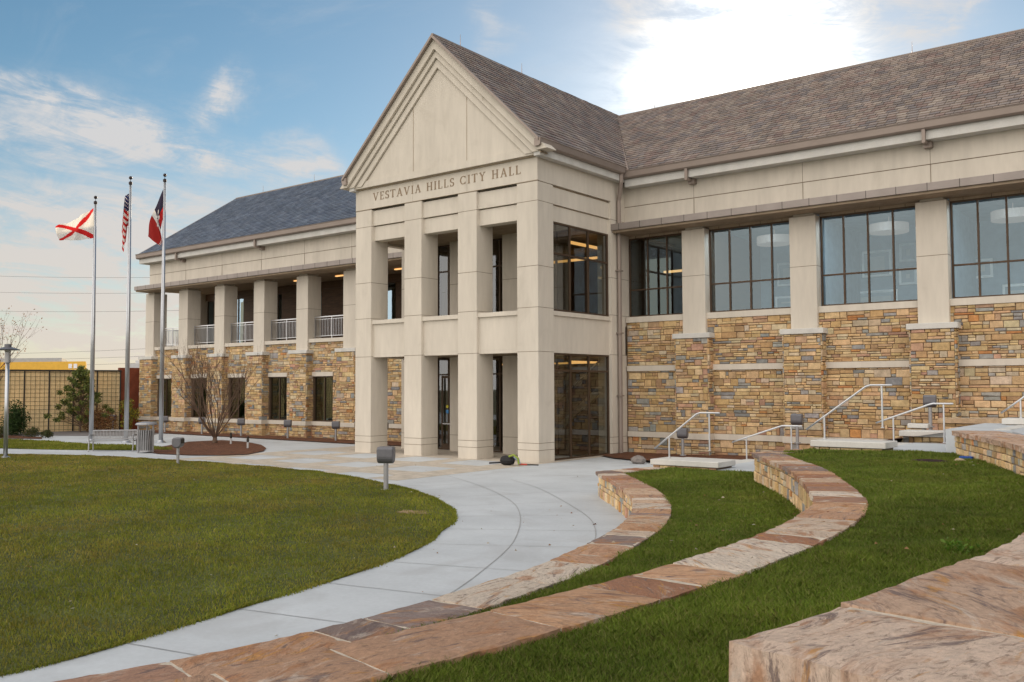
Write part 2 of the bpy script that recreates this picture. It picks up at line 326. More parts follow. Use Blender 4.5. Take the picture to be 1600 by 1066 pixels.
    return m_
CAP = capmat()
# ---------------------------------------------------------------- stone work
SCOL = [(.50, .37, .21), (.48, .34, .19), (.44, .30, .15), (.40, .265, .13), (.47, .34, .19), (.42, .28, .165), (.33, .21, .115), (.46, .37, .24), (.235, .23, .215), (.28, .27, .25), (.36, .22, .15), (.20, .20, .195), (.40, .33, .24), (.37, .25, .12), (.45, .32, .17), (.38, .18, .07)]
SWT = [5, 4, 9, 8, 8, 7, 4, 6, 4.0, 3.5, 3, 1.8, 5, 6, 7, 1]
def scolor(bright=1.):
    c = random.choices(SCOL, SWT)[0]; k = random.uniform(.84, 1.14)*bright; return tuple(min(.8, x*k*random.uniform(.96, 1.04)) for x in c)
def stones(mb, fn, L, z0, z1, holes=(), hmin=.08, hmax=.19, lmin=.17, lmax=.60, depth=.055, bright=1.2, sq=False, bend=False):
    """fn(s, z, d) -> point on the face at length s, height z, d metres out of the wall"""
    z = z0; g = .009
    while z < z1-.03:
        h = random.uniform(hmin, hmax)*1.55 if random.random() < .5 else random.uniform(hmin, hmax)
        h = min(h, z1-z)
        if z1-z-h < .05: h = z1-z
        s = -random.uniform(0, .3)
        while s < L:
            l = random.uniform(lmin, lmax)*(1 if random.random() < .8 else .55)
            a, b = max(s, 0), min(s+l, L)
            if L-b < .09: b = L
            if b-a > .03:
                rows = [(z, z+h)]
                if h > .135 and random.random() < (.25 if sq else .52):
                    q = z+h*random.uniform(.38, .62); rows = [(z, q), (q, z+h)]
                for (c0, c1) in rows:
                    segs = [(a, b)]
                    if len(rows) == 2 and b-a > .34 and random.random() < .4: q = a+(b-a)*random.uniform(.35, .65); segs = [(a, q), (q, b)]
                    for (e0, e1) in segs:
                        mid = ((e0+e1)/2, (c0+c1)/2)
                        if any(hx0 < mid[0] < hx1 and hz0 < mid[1] < hz1 for hx0, hx1, hz0, hz1 in holes): continue
                        d = depth*random.uniform(.45, 1.); j = lambda: random.uniform(-.007, .007)
                        q0 = [(e0+g+j(), c0+g+j()), (e1-g+j(), c0+g+j()), (e1-g+j(), c1-g+j()), (e0+g+j(), c1-g+j())]
                        ins = .013; q1 = [(q0[0][0]+ins, q0[0][1]+ins), (q0[1][0]-ins, q0[1][1]+ins), (q0[2][0]-ins, q0[2][1]-ins), (q0[3][0]+ins, q0[3][1]-ins)]
                        vs = [fn(p[0], p[1], 0) for p in q0]+[fn(p[0], p[1], d*.75) for p in q0]+[fn(p[0], p[1], d+random.uniform(-.006, .006)) for p in q1]
                        fs = [(k, (k+1) % 4, (k+1) % 4+4, k+4) for k in range(4)]+[(k+4, (k+1) % 4+4, (k+1) % 4+8, k+8) for k in range(4)]+[(8, 9, 10, 11)]
                        mb.poly(vs, fs, scolor(bright))
            s += l
        z += h
def front(x0, y): return lambda s, z, d: (x0+s, y-d, z)
def sideR(x, y0): return lambda s, z, d: (x+d, y0+s, z)
def sideL(x, y0): return lambda s, z, d: (x-d, y0+s, z)
# ================================================================= CITY HALL
hall = thing('city_hall', 'cream cast stone and ledgestone civic building with gabled columned portico and slate roofs', 'building', (-27.8, 31, 0))
X1, P, CW, CD, YP = -27.78, 2.746, .906, .929, 25.2
XR = X1+3*P+CW
YF, YW, YG = 30.80, 30.95, 31.18
def joints_box(mb, x0, x1, y0, y1, zs, t=.016, e=.003):
    for z in zs: mb.box(x0-e, x1+e, y0-e, y1+e, z-t/2, z+t/2, m=1)
# --- portico columns
for i in range(4):
    x0 = X1+i*P; mb = MB(); mb.bbox(x0, x0+CW, YP, YP+CD, -.05, 9.68, .012); joints_box(mb, x0, x0+CW, YP, YP+CD, (.42, .66, 3.79, 5.31, 6.74, 8.99, 9.665))
    mb.build('column', [CAST, JOINT], hall)
    mb = MB()
    mb.bbox(x0, x0+CW, 27.8, 28.7, 0, 8.6, .012); joints_box(mb, x0, x0+CW, 27.8, 28.7, (.66, 3.79, 5.31, 6.74))
    if i < 3: mb.build('inner_column', [CAST, JOINT], hall)
# --- spandrels between columns, front
for i in range(3):
    a, b = X1+i*P+CW, X1+(i+1)*P
    mb = MB(); mb.box(a, b, YP+.13, YP+.55, 3.77, 5.08); mb.box(a, b, YP+.05, YP+.62, 5.083, 5.236); joints_box(mb, a, b, YP+.13, YP+.55, (3.9,), t=.0)
    mb.build('spandrel', [CAST, JOINT], hall)
    mb = MB(); mb.box(a, b, YP+.16, YP+.6, 8.42, 8.98); mb.box(a, b, YP+.10, YP+.6, 9.02, 9.62); mb.box(a, b, YP+.22, YP+.6, 8.975, 9.025, m=1); mb.box(a, b, YP+.22, YP+.6, 9.615, 9.66, m=1)
    mb.build('lintel_panel', [CAST, SHADE_JOINT], hall)
# --- side bays (right side is glazed, left side open)
for sgn, xs in ((1, XR), (-1, X1)):
    a, b = YP+CD, 29.91
    def bx(mb, d0, d1, y0, y1, z0, z1, m=0):
        x0, x1 = (xs-d1, xs-d0) if sgn > 0 else (xs+d0, xs+d1); mb.box(x0, x1, y0, y1, z0, z1, m=m)
    mb = MB(); bx(mb, .10, .5, a, b, 3.77, 5.08); bx(mb, .03, .55, a, b, 5.083, 5.236); mb.build('spandrel', [CAST, JOINT], hall)
    mb = MB(); bx(mb, .14, .5, a, b, 8.42, 8.98); bx(mb, .08, .5, a, b, 9.02, 9.62); bx(mb, .16, .5, a, b, 8.975, 9.025, 1); bx(mb, .12, .5, a, b, 9.615, 9.69, 1); mb.build('lintel_panel', [CAST, SHADE_JOINT], hall)
    mb = MB(); bx(mb, 0, .62, b, 31.25, -.05, 9.68); 
    for z in (.42, .66, 3.79, 5.31, 6.74, 8.99): bx(mb, -.003, .61, b-.003, 31.2, z-.008, z+.008, 1)
    mb.build('pilaster', [CAST, JOINT], hall)
# --- entablature
mb = MB(); mb.box(X1, XR, YP, 31.3, 9.683, 10.5)
mb.box(X1-.003, XR+.003, YP-.003, YP+.1, 9.683, 9.70, m=1)
for x in (X1+P+.45, X1+2*P+.45): mb.box(x-.004, x+.004, YP-.003, YP+.1, 9.7, 10.5, m=1)
mb.build('entablature', [CAST, SHADE_JOINT], hall)
# --- lettering, incised roman capitals
GL = {}
def seg(a, b, w): 
    return ('s', a, b, w)
TH, TK = .075, .15
GL['V'] = (.92, [seg((.14, 1), (.46, 0), TK), seg((.78, 1), (.46, 0), TH), seg((0, .97), (.28, .97), .06), seg((.64, .97), (.92, .97), .06)])
GL['E'] = (.66, [seg((.16, 0), (.16, 1), TK), seg((.03, .97), (.60, .97), .06), seg((.03, .03), (.64, .03), .06), seg((.16, .52), (.48, .52), .06), seg((.60, 1), (.60, .80), .06), seg((.63, 0), (.63, .2), .06), seg((.48, .62), (.48, .42), .05)])
GL['T'] = (.80, [seg((.40, 0), (.40, 1), TK), seg((.03, .97), (.77, .97), .06), seg((.04, 1), (.04, .80), .06), seg((.76, 1), (.76, .80), .06), seg((.25, .03), (.55, .03), .06)])
GL['A'] = (.92, [seg((.14, 0), (.46, 1), TH), seg((.78, 0), (.46, 1), TK), seg((.27, .36), (.66, .36), .06), seg((0, .03), (.28, .03), .06), seg((.62, .03), (.92, .03), .06)])
GL['I'] = (.36, [seg((.18, 0), (.18, 1), TK), seg((.03, .03), (.33, .03), .06), seg((.03, .97), (.33, .97), .06)])
GL['H'] = (.90, [seg((.17, 0), (.17, 1), TK), seg((.73, 0), (.73, 1), TK), seg((.17, .52), (.73, .52), .06)]+[seg((x-.14, y), (x+.14, y), .06) for x in (.17, .73) for y in (.03, .97)])
GL['L'] = (.66, [seg((.16, 0), (.16, 1), TK), seg((.03, .97), (.31, .97), .06), seg((.03, .03), (.62, .03), .06), seg((.61, 0), (.61, .22), .06)])
GL['Y'] = (.86, [seg((.14, 1), (.43, .48), TK), seg((.72, 1), (.43, .48), TH), seg((.43, 0), (.43, .52), TK), seg((0, .97), (.27, .97), .06), seg((.59, .97), (.86, .97), .06), seg((.29, .03), (.57, .03), .06)])
def arc(cx, cy, rx, ry, a0, a1, n, w0=.06, w1=.15):
    o = []
    for k in range(n):
        t0, t1 = [math.radians(a0+(a1-a0)*q/n) for q in (k, k+1)]; tm = (t0+t1)/2; w = w0+(w1-w0)*abs(math.cos(tm))
        o.append(seg((cx+rx*math.cos(t0), cy+ry*math.sin(t0)), (cx+rx*math.cos(t1), cy+ry*math.sin(t1)), w))
    return o
GL['C'] = (.86, arc(.46, .5, .38, .46, 42, 318, 16)+[seg((.75, .97), (.75, .70), .05), seg((.75, .03), (.75, .28), .05)])
GL['S'] = (.60, arc(.30, .73, .21, .23, 25, 270, 12)+arc(.30, .26, .23, .23, 90, -155, 12)+[seg((.50, .98), (.50, .74), .05), seg((.07, .02), (.07, .26), .05)])
text = 'VESTAVIA HILLS CITY HALL'; hh = .31; gap = .20
adv = sum((GL[c][0]+gap) if c != ' ' else .62 for c in text)-gap; fx = 7.43/(adv*hh)
cx = -26.78
for ci, c in enumerate(text):
    if c == ' ': cx += .62*hh*fx; continue
    mb = MB()
    for q, (_, a, b, w) in enumerate(GL[c][1]):
        A, B = np.array(a), np.array(b); dd = (B-A)/np.linalg.norm(B-A)
        nn = np.array([-dd[1], dd[0]])*w/2
        pts = [A+nn, B+nn, B-nn, A-nn]; yo = YP-.008-.0012*((q*7+ci) % 6)
        f0 = [(cx+p[0]*hh*fx*.98, yo, 10.0+p[1]*hh) for p in pts]; f1 = [(p[0], YP-.001, p[2]) for p in f0]
        mb.loft([f0, f1])
    mb.build('letter', LETTER, hall); cx += (GL[c][0]+gap)*hh*fx
# --- pediment (stepped raking cornice)
AX, AZ, HW, SL = -23.12, 15.70, 4.85, .959
def chev(mb, o0, o1, y0, y1, zb, m=0):          # band between two offsets below the roof line, clipped at zb
    def line(o): 
        w = (AZ-o-zb)/SL; return [(AX-w, zb), (AX, AZ-o), (AX+w, zb)]
    A, B = line(o0), line(o1)
    for i in (0, 1):
        q = [A[i], A[i+1], B[i+1], B[i]]; mb.loft([[(p[0], y0, p[1]) for p in q], [(p[0], y1, p[1]) for p in q]], m=m)
mb = MB(); chev(mb, .10, .50, 24.80, 25.35, 10.62); chev(mb, .50, .545, 24.93, 25.35, 10.55, 1); chev(mb, .545, .80, 24.90, 25.35, 10.60); chev(mb, .80, .84, 25.03, 25.35, 10.6, 1)
chev(mb, .84, 1.16, 24.98, 25.35, 10.60); chev(mb, 1.16, 1.20, 25.08, 25.35, 10.6, 1)
for k in (-1, 1): mb.box(AX+k*2.3-.006, AX+k*2.3+.006, 24.895, 24.91, 12.8, 13.0, m=1)
mb.build('raking_cornice', [CAST, SHADE_JOINT], hall)
mb = MB(); w = (AZ-1.2-10.56)/SL; mb.loft([[(AX-w, y, 10.56), (AX, y, AZ-1.2), (AX+w, y, 10.56)] for y in (25.06, 25.4)])
mb.box(X1-.06, XR+.06, 25.02, 25.3, 10.54, 10.80); mb.box(X1+.02, XR-.02, 25.12, 25.3, 10.50, 10.54, m=1)
for x in (-24.42, -21.72): mb.box(x-.008, x+.008, 25.05, 25.07, 10.8, 10.56+(w-abs(x-AX))*SL, m=1)
mb.build('tympanum', [CAST, SHADE_JOINT], hall)
# --- roofs
TC_FLARE = [(.275, .225, .19), (.24, .20, .18), (.215, .185, .17), (.255, .21, .185), (.195, .17, .165), (.265, .205, .175), (.225, .165, .145), (.29, .245, .21)]  # warmer, paler slate: sun flare on the right slopes painted into the colour
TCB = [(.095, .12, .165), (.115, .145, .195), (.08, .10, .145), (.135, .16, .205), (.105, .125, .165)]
def roof_plane(name, o, ue, ve, ulen, vlen, inside, cols, tw=.32, th=.25):
    """o eave corner, ue along eave, ve up the slope; tiles kept where inside(u,v)"""
    o, ue, ve = Vector(o), Vector(ue).normalized(), Vector(ve).normalized(); nn = ue.cross(ve).normalized()
    if nn.z < 0: nn = -nn
    mb = MB(); r = 0; v = 0
    while v < vlen:
        u = -(r % 2)*tw/2-random.uniform(0, .05)
        while u < ulen:
            w = tw*random.uniform(.8, 1.15)
            u0, u1 = max(u, 0), min(u+w, ulen)
            if u1 > u0 and inside((u0+u1)/2, v+th/2):
                v1 = min(v+th, vlen); t = .034+random.uniform(-.004, .006)
                p = [o+ue*(u0+.008)+ve*v+nn*t, o+ue*(u1-.008)+ve*v+nn*t, o+ue*(u1-.008)+ve*(v1+.01)+nn*.004, o+ue*(u0+.008)+ve*(v1+.01)+nn*.004]
                c = random.choice(cols); k = random.uniform(.88, 1.1); c = tuple(x*k for x in c)
                mb.face(p, c); mb.face([o+ue*u0+ve*v, o+ue*u1+ve*v, p[1], p[0]], c)
            u += w
        v += th; r += 1
    return mb
EY, EZ, RY, RZ = 30.38, 10.84, 37.5, 15.5      # eave and ridge of the wings
vl = math.hypot(RY-EY, RZ-EZ); vd = ((0, RY-EY, RZ-EZ))
XE = 7.0; XL = -53.35
PEX = -18.24; PEZ = 10.99                       # portico eave
# portico roof planes: u along +y from front, v up toward ridge
pl = math.hypot(PEX-AX, AZ-PEZ)
def val_y(x, s): return EY+(RY-EY)*((PEX-x)/(PEX-AX) if s > 0 else (x-(2*AX-PEX))/(PEX-AX))
mb = roof_plane('', (PEX, 24.72, PEZ), (0, 1, 0), (AX-PEX, 0, AZ-PEZ), 13.2, pl, lambda u, v: 24.72+u < EY+.25+(RY-EY)*(v/pl), TC_FLARE)
rp = MB(); rp.face([(PEX, 24.7, PEZ-.01), (PEX, EY+.3, PEZ-.01), (AX, RY+.3, AZ-.01), (AX, 24.7, AZ-.01)]); PX2 = 2*AX-PEX; rp.face([(PX2, 24.7, PEZ-.01), (PX2, EY+.3, PEZ-.01), (AX, RY+.3, AZ-.01), (AX, 24.7, AZ-.01)])
roofp = mb.build('roof', SLATE, hall, fix=False)
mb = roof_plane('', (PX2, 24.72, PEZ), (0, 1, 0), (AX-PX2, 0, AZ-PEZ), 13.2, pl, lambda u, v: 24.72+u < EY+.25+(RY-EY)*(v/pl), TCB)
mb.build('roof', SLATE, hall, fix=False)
mb = roof_plane('', (AX, EY, EZ), (1, 0, 0), vd, XE-AX, vl, lambda u, v: AX+u > PEX-(PEX-AX)*(v/vl)-.1, TC_FLARE)
mb.build('roof', SLATE, hall, fix=False)
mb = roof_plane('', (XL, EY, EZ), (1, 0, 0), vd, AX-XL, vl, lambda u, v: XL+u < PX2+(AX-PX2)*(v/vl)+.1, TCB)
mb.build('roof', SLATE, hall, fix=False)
mb = MB()
mb.v += rp.v; mb.f += rp.f; mb.m += rp.m; mb.c += rp.c
mb.face([(XL, EY, EZ-.012), (XE, EY, EZ-.012), (XE, RY, RZ-.012), (XL, RY, RZ-.012)]); mb.face([(XL, RY, RZ-.012), (XE, RY, RZ-.012), (XE, 44.6, EZ), (XL, 44.6, EZ)])
mb.build('roof_deck', ROOFB, hall)
# ridge caps, rake edges, valley
mb = MB(); mb.tube([(XL, RY, RZ+.0), (XE, RY, RZ+.0)], .07, 6); mb.tube([(AX, 24.7, AZ), (AX, RY, RZ+.05)], .07, 6)
for s in (1, -1):
    xe = AX+s*(PEX-AX)
    q = [(AX, AZ+.02), (xe+s*.03, PEZ+.02), (xe+s*.03, PEZ-.10), (AX, AZ-.105)]
    mb.loft([[(p[0], y, p[1]) for p in q] for y in (24.66, 24.78)])
q = [(EY-.02, EZ+.02), (RY, RZ+.03), (RY, RZ-.13), (EY-.02, EZ-.12)]; mb.loft([[(x, p[0], p[1]) for p in q] for x in (XL-.06, XL+.04)])
mb.build('ridge_cap', GUTTER, hall)
mb = MB(); a = Vector((PEX+.05, EY-.02, EZ+.05)); b = Vector((AX, RY, RZ+.05)); wv = Vector((.11, -.03, .0)); hv = Vector((0, 0, .035))
mb.loft([[a-wv+hv, a+wv+hv, a+wv-hv, a-wv-hv], [b-wv+hv, b+wv+hv, b+wv-hv, b-wv-hv]]); mb.build('valley_flashing', COPPER, hall)
# lightning rods
for (x, y, z) in ((AX, 26.3, AZ), (AX, 30.2, AZ-.05), (-20.9, RY, RZ), (-9.5, RY, RZ), (-50.4, RY, RZ), (-45.2, RY, RZ), (-39.8, RY, RZ)):
    mb = MB(); mb.tube([(x, y, z), (x, y, z+.5)], [.016, .006], 6); mb.build('lightning_rod', COPPER, hall)
# --- gutters and fascias
def gut(mb, x0, x1, y, z0, z1): mb.loft([[(x, y+.16, z0), (x, y-.02, z0), (x, y-.08, z0+.05), (x, y-.10, z1-.05), (x, y-.13, z1), (x, y+.16, z1)] for x in (x0, x1)])
mb = MB(); gut(mb, XL-.05, PX2+.35, EY-.02, EZ-.27, EZ+.02); mb.build('gutter', GUTTER, hall)
mb = MB(); gut(mb, PEX-.1, XE, EY-.02, EZ-.27, EZ+.02); mb.build('gutter', GUTTER, hall)
for s in (1, -1):
    xe = AX+s*(PEX-AX); mb = MB()
    mb.loft([[(xe-s*.16, y, PEZ-.27), (xe+s*.02, y, PEZ-.27), (xe+s*.08, y, PEZ-.22), (xe+s*.10, y, PEZ-.03), (xe+s*.13, y, PEZ), (xe-s*.16, y, PEZ)] for y in (24.70, EY-.15)])
    mb.build('gutter', GUTTER, hall)
mb = MB(); mb.box(XL+.05, PX2+.3, EY+.08, YW+.3, EZ-.56, EZ-.272); mb.box(PEX-.1, XE, EY+.08, YW+.3, EZ-.56, EZ-.272)
mb.box(PEX-.36, PEX-.10, 24.95, EY+.07, PEZ-.52, PEZ-.272); mb.box(PX2+.10, PX2+.36, 24.95, EY+.07, PEZ-.52, PEZ-.272)
mb.build('eave_fascia', WHITEC, hall)
# --- upper wall of wings
for (a, b, e) in ((XL+.45, X1+.02, 0), (XR-.02, XE, 1)):
    mb = MB(); mb.box(a, b, YW, YW+.4, 8.60, EZ-.3)
    mb.box(a, b, YW-.012, YW, 9.60, EZ-.56, m=0)
    mb.box(a, b, YW-.004, YW, 9.575, 9.598, m=1)
    k = 0; x = -16.1+.45-4.13 if e else -34.856+.46+3.638
    xs_ = [(-16.1+.46+4.13*i) for i in range(6)] if e else [(-34.856+.46-3.638*i) for i in range(5)]
    for x in xs_: 
        if a < x < b: mb.box(x-.007, x+.007, YW-.015, YW-.001, 8.8, EZ-.56, m=1)
    mb.build('upper_wall', [CAST, JOINT], hall)
# --- canopies
for (a, b) in ((-52.86, X1-.001), (XR+.001, XE)):
    mb = MB(); mb.box(a, b, 29.9, 30.95-.003, 8.555, 8.79); mb.box(a+.02, b, 30.0, 31.3, 8.47, 8.553, m=2)
    x = a+.35
    while x < b: mb.box(x-.007, x+.007, 29.895, 30.3, 8.55, 8.795, m=1); x += .92
    mb.build('canopy', [CANOPYM, DARKM, SOFFIT], hall)
# scuppers on the eaves
for x in (-15.65, -7.42, -49.0-.1, -41.5):
    mb = MB(); mb.box(x-.05, x+.05, EY-.06, EY+.06, EZ-.68, EZ-.25); mb.box(x-.05, x+.05, EY+.061, YW-.25, EZ-.68, EZ-.58); mb.box(x-.10, x+.14, YW-.249, YW, EZ-.76, EZ-.54); mb.build('downspout_stub', GUTTER, hall)
# main downspout in the corner
mb = MB(); pts = [(-18.30, 30.15, 10.72), (-18.30, 30.15, 10.42), (-18.52, 30.32, 9.75), (-18.52, 30.32, -.0)]
mb.tube(pts, .085, 8); 
for z in (2.2, 4.6, 7.0): mb.box(-18.63, -18.42, 30.2, 30.44, z, z+.05)
mb.build('downspout', GUTTER, hall)
# --- wings: columns, piers, walls, windows
XRc = [-16.098+4.13*i for i in range(6)]; XLc = [-34.856-3.638*i for i in range(6)]; WW = .925
def col(x, depth):
    mb = MB(); mb.bbox(x, x+WW, YF, YF+depth, 4.523, 8.40, .01); mb.box(x+.13, x+WW-.1, YF+.05, YF+depth-.1, 8.395, 8.53)
    joints_box(mb, x, x+WW, YF, YF+depth, (6.66, 8.385)); mb.build('column', [CAST, JOINT], hall)
def pier(x, z0=-.1):
    g = .23; a, b = x-g+.05, x+WW+g-.05; mb = MB(); mb.box(a, b, 30.58, 31.3, z0, 4.33, m=1)
    stones(mb, front(a, 30.58), b-a, z0, 4.33, hmin=.085, hmax=.175); stones(mb, sideR(b, 30.55), .47, z0, 4.33, lmin=.2, lmax=.5); stones(mb, sideL(a, 30.55), .47, z0, 4.33, lmin=.2, lmax=.5)
    o = mb.build('stone_pier', [LEDGE, MORTAR], hall, fix=False)
    mb = MB(); mb.bbox(x-.29, x+WW+.29, 30.50, 31.2, 4.335, 4.52, .012); mb.build('pier_cap', WHITEC, hall)
for x in XRc: col(x, .42); pier(x)
for x in XLc: col(x, .88); pier(x)
# right wing: stone wall, bands, sills, windows
a, b = XR+.06, XE; mb = MB(); mb.box(a-.3, b, YW+.03, 31.5, -.3, 5.06, m=1)
for z0_, z1_ in ((-.1, .645), (.857, 3.168), (3.377, 5.053)): stones(mb, front(a, YW+.04), b-a, z0_, z1_)
mb.build('stone_wall', [LEDGE, MORTAR], hall, fix=False)
segs = [(a, XRc[0]-.2)]+[(XRc[i]+WW+.2, XRc[i+1]-.2) for i in range(5)]
for s in segs: mb = MB(); mb.box(s[0], s[1], YW-.045, YW+.1, 3.17, 3.375); mb.build('belt_course', CAST, hall)
mb = MB(); mb.box(a, b, YW-.05, YW+.1, .65, .855); mb.build('belt_course', CAST, hall)
for x in XRc: mb = MB(); mb.box(x-.25, x+WW+.25, 30.50, YW-.055, .645, .86); mb.build('pier_band', CAST, hall)
def window(x0, x1, z0, z1, y, vs, hs, gm, name='window', fr=.055, slide=False):
    mb = MB(); d = .09
    mb.box(x0, x0+fr, y, y+d, z0, z1); mb.box(x1-fr, x1, y, y+d, z0, z1); mb.box(x0+fr, x1-fr, y, y+d, z0, z0+fr); mb.box(x0+fr, x1-fr, y, y+d, z1-fr, z1)
    for v in vs: mb.box(v-fr/2, v+fr/2, y+.004, y+d-.004, z0+fr, z1-fr)
    for h in hs: mb.box(x0+fr, x1-fr, y+.008, y+d-.008, h-fr/2, h+fr/2)
    w = mb.build(name, BRONZE, hall)
    mb = MB(); mb.face([(x0+fr/2, y+.05, z0+fr/2), (x1-fr/2, y+.05, z0+fr/2), (x1-fr/2, y+.05, z1-fr/2), (x0+fr/2, y+.05, z1-fr/2)]); mb.build('pane', gm, w, fix=False)
    return w
bays = [(XR+.02, XRc[0], 3)]+[(XRc[i]+WW, XRc[i+1], 4) for i in range(5)]
for (x0, x1, n) in bays:
    mb = MB(); mb.box(x0, x1, YW-.03, YG+.2, 5.055, 5.272); mb.build('window_sill', CAST, hall)
    mb = MB(); mb.box(x0, x1, YG+.01, YG+.2, 8.36, 8.555); 
    for k in range(4): xx = x0+(x1-x0)*(k+.5)/4; mb.box(xx-.006, xx+.006, YG+.005, YG+.1, 8.36, 8.555, m=1)
    mb.build('window_header', [SOFFIT, DARKM], hall)
    window(x0+.02, x1-.02, 5.28, 8.37, YG, [x0+(x1-x0)*k/n for k in range(1, n)], [6.34], GLASSB)
# rooms behind the right wing windows
ROOM = MB(); ya, yb = YG+.25, 37.0
ROOM.box(XRc[0]+.3, XE, yb, yb+.2, 4.9, 8.9); ROOM.box(XR-.3, XE, ya, yb, 4.85, 4.95, m=1); ROOM.box(XR-.3, XE, ya, yb, 8.6, 8.7, m=0); ROOM.box(XRc[1]+.3, XRc[1]+.45, ya, yb, 4.95, 8.6); ROOM.box(XRc[2]+.35, XRc[2]+.5, ya, yb, 4.95, 8.6)
ROOM.box(XRc[0]+.3, XRc[0]+.45, ya, yb, 4.95, 8.6, m=2); ROOM.box(XR-.3, XRc[0]+.3, yb, yb+.2, 4.9, 8.9, m=2); ROOM.build('interior_wall', [INW, FLOORI, WOODW], hall)
random.seed(11)
for (x, z, w_, h_) in [(-17.2, 6.56, .8, 1.2), (-14.9, 6.72, 0.82, 0.97), (-13.6, 7.35, 0.79, 0.69), (-13.6, 6.45, 0.83, 0.6), (-15.0, 5.76, 1.9, 0.54), (-12.8, 6.83, 1.12, 1.02), (-11.43, 6.82, 1.12, 1.03), (-10.02, 7.31, 0.66, 0.71), (-10.05, 6.43, 0.66, 0.65), (-12.37, 5.54, 2.26, 0.75), (-8.35, 7.38, 0.75, 0.79), (-7.55, 6.49, 0.76, 0.7), (-6.5, 5.6, 1.6, .6), (-5.2, 7.2, .9, .8)]:
    mb = MB(); y = yb-.03; mb.box(x, x+w_, y-.03, y, z, z+h_, c=(.85, .85, .82)); mb.box(x+.09, x+w_-.09, y-.036, y-.028, z+.09, z+h_-.09, c=(.30, .35, .38)); mb.box(x+.26, x+w_-.26, y-.04, y-.035, z+.24, z+h_-.24, c=(.5, .5, .46)); mb.build('picture_frame', PLAIN, hall)
for (x, y, z) in ((-13.8, 34, 8.25), (-9.55, 34, 8.25), (-5.6, 34, 8.25)):
    mb = MB(); mb.lathe([(.66, 0), (.66, .30)], (x, y, z-.22), 28); mb.tube([(x, y, z+.15), (x, y, 8.6)], .015, 6); mb.build('pendant_lamp', LAMPW, hall)
for (x, y) in ((-13.5, 31.75), (-9.5, 31.75), (-5.2, 31.75), (-2, 31.75)):  # hidden glowing strips, added only to brighten the room
    mb = MB(); mb.box(x-1.2, x+1.2, y-.2, y+.2, 8.56, 8.597); mb.build('hidden_fill_strip', SPOT, hall)
mb = MB(); mb.box(-18.4, -16.0, 33.6, 33.75, 7.25, 7.33); mb.box(-16.6, -16.5, 33.0, 36.5, 7.6, 7.68); mb.build('cove_light', WARM, hall)
# --- left wing
a, b = XLc[5]+.2, X1+.02
gaps = [(XLc[i+1]+WW+.23, XLc[i]-.2) for i in range(5)]      # between piers, right to left
holes = []
for (g0, g1) in gaps: holes.append((g0-a-.03, g0+1.56-a, .86, 3.16)); holes.append((g0-a-.03, g0+1.56-a, 3.12, 3.38))
mb = MB()
prev = b
for (g0, g1) in gaps:
    mb.box(g0+1.55, prev, YW+.03, 31.5, -.3, 4.9, m=1); mb.box(g0, g0+1.55, YW+.03, 31.5, 3.15, 4.9, m=1); mb.box(g0, g0+1.55, YW+.03, 31.5, -.3, .86, m=1); prev = g0
mb.box(a-.4, prev, YW+.03, 31.5, -.3, 4.9, m=1)
for z0_, z1_ in ((-.15, .645), (3.377, 4.895)): stones(mb, front(a, YW+.04), b-a, z0_, z1_)
for k, (g0, g1) in enumerate(gaps):
    e = gaps[k-1][0]-.3 if k else b
    stones(mb, front(g0+1.555, YW+.04), e-g0-1.555, .857, 3.157); stones(mb, front(g0+1.605, YW+.04), e-g0-1.605, 3.16, 3.373, hmin=.09, hmax=.1)
mb.build('stone_wall', [LEDGE, MORTAR], hall, fix=False)
mb = MB(); mb.box(a-.3, b, YW-.05, YW+.1, .65, .855); mb.build('belt_course', CAST, hall)
for x in XLc: mb = MB(); mb.box(x-.25, x+WW+.25, 30.50, YW-.055, .645, .86); mb.build('pier_band', CAST, hall)
for (g0, g1) in gaps:
    mb = MB(); mb.box(g0, g0+1.60, YW-.04, YW+.2, 3.16, 3.375); mb.build('window_lintel', CAST, hall)
    window(g0+.01, g0+1.55, .865, 3.15, YW+.12, [g0+.80], [], GLASSD)
    mb = MB(); x1 = g1; mb.box(g0-.22, x1+.22, YW-.10, YW+.75, 4.90, 5.09); mb.build('balcony_sill', CAST, hall)
    # railing
    mb = MB(); y = YW+.30; x0_, x1_ = g0-.20, g1+.2
    mb.box(x0_, x1_, y-.025, y+.025, 6.20, 6.25); mb.box(x0_, x1_, y-.02, y+.02, 5.22, 5.25); n = int((x1_-x0_)/.12)
    for k in range(1, n): xx = x0_+(x1_-x0_)*k/n; mb.box(xx-.008, xx+.008, y-.008, y+.008, 5.25, 6.10)
    mb.box(x0_, x1_, y-.012, y+.012, 6.09, 6.115)
    for xx in (x0_+.03, (x0_+x1_)/2, x1_-.03): mb.box(xx-.022, xx+.022, y-.022, y+.022, 5.09, 6.2)
    mb.build('balcony_railing', ALU, hall)
# last left bay beyond the corner pier has the railing's return at the open end
mb = MB()
mb.box(-52.9, -52.85, 31.8, 34.2, 6.2, 6.25); mb.box(-52.9, -52.86, 31.8, 34.2, 5.22, 5.25)
for k in range(19): y = 31.9+k*.125; mb.box(-52.89, -52.87, y-.008, y+.008, 5.1, 6.2)
mb.build('balcony_railing', ALU, hall)
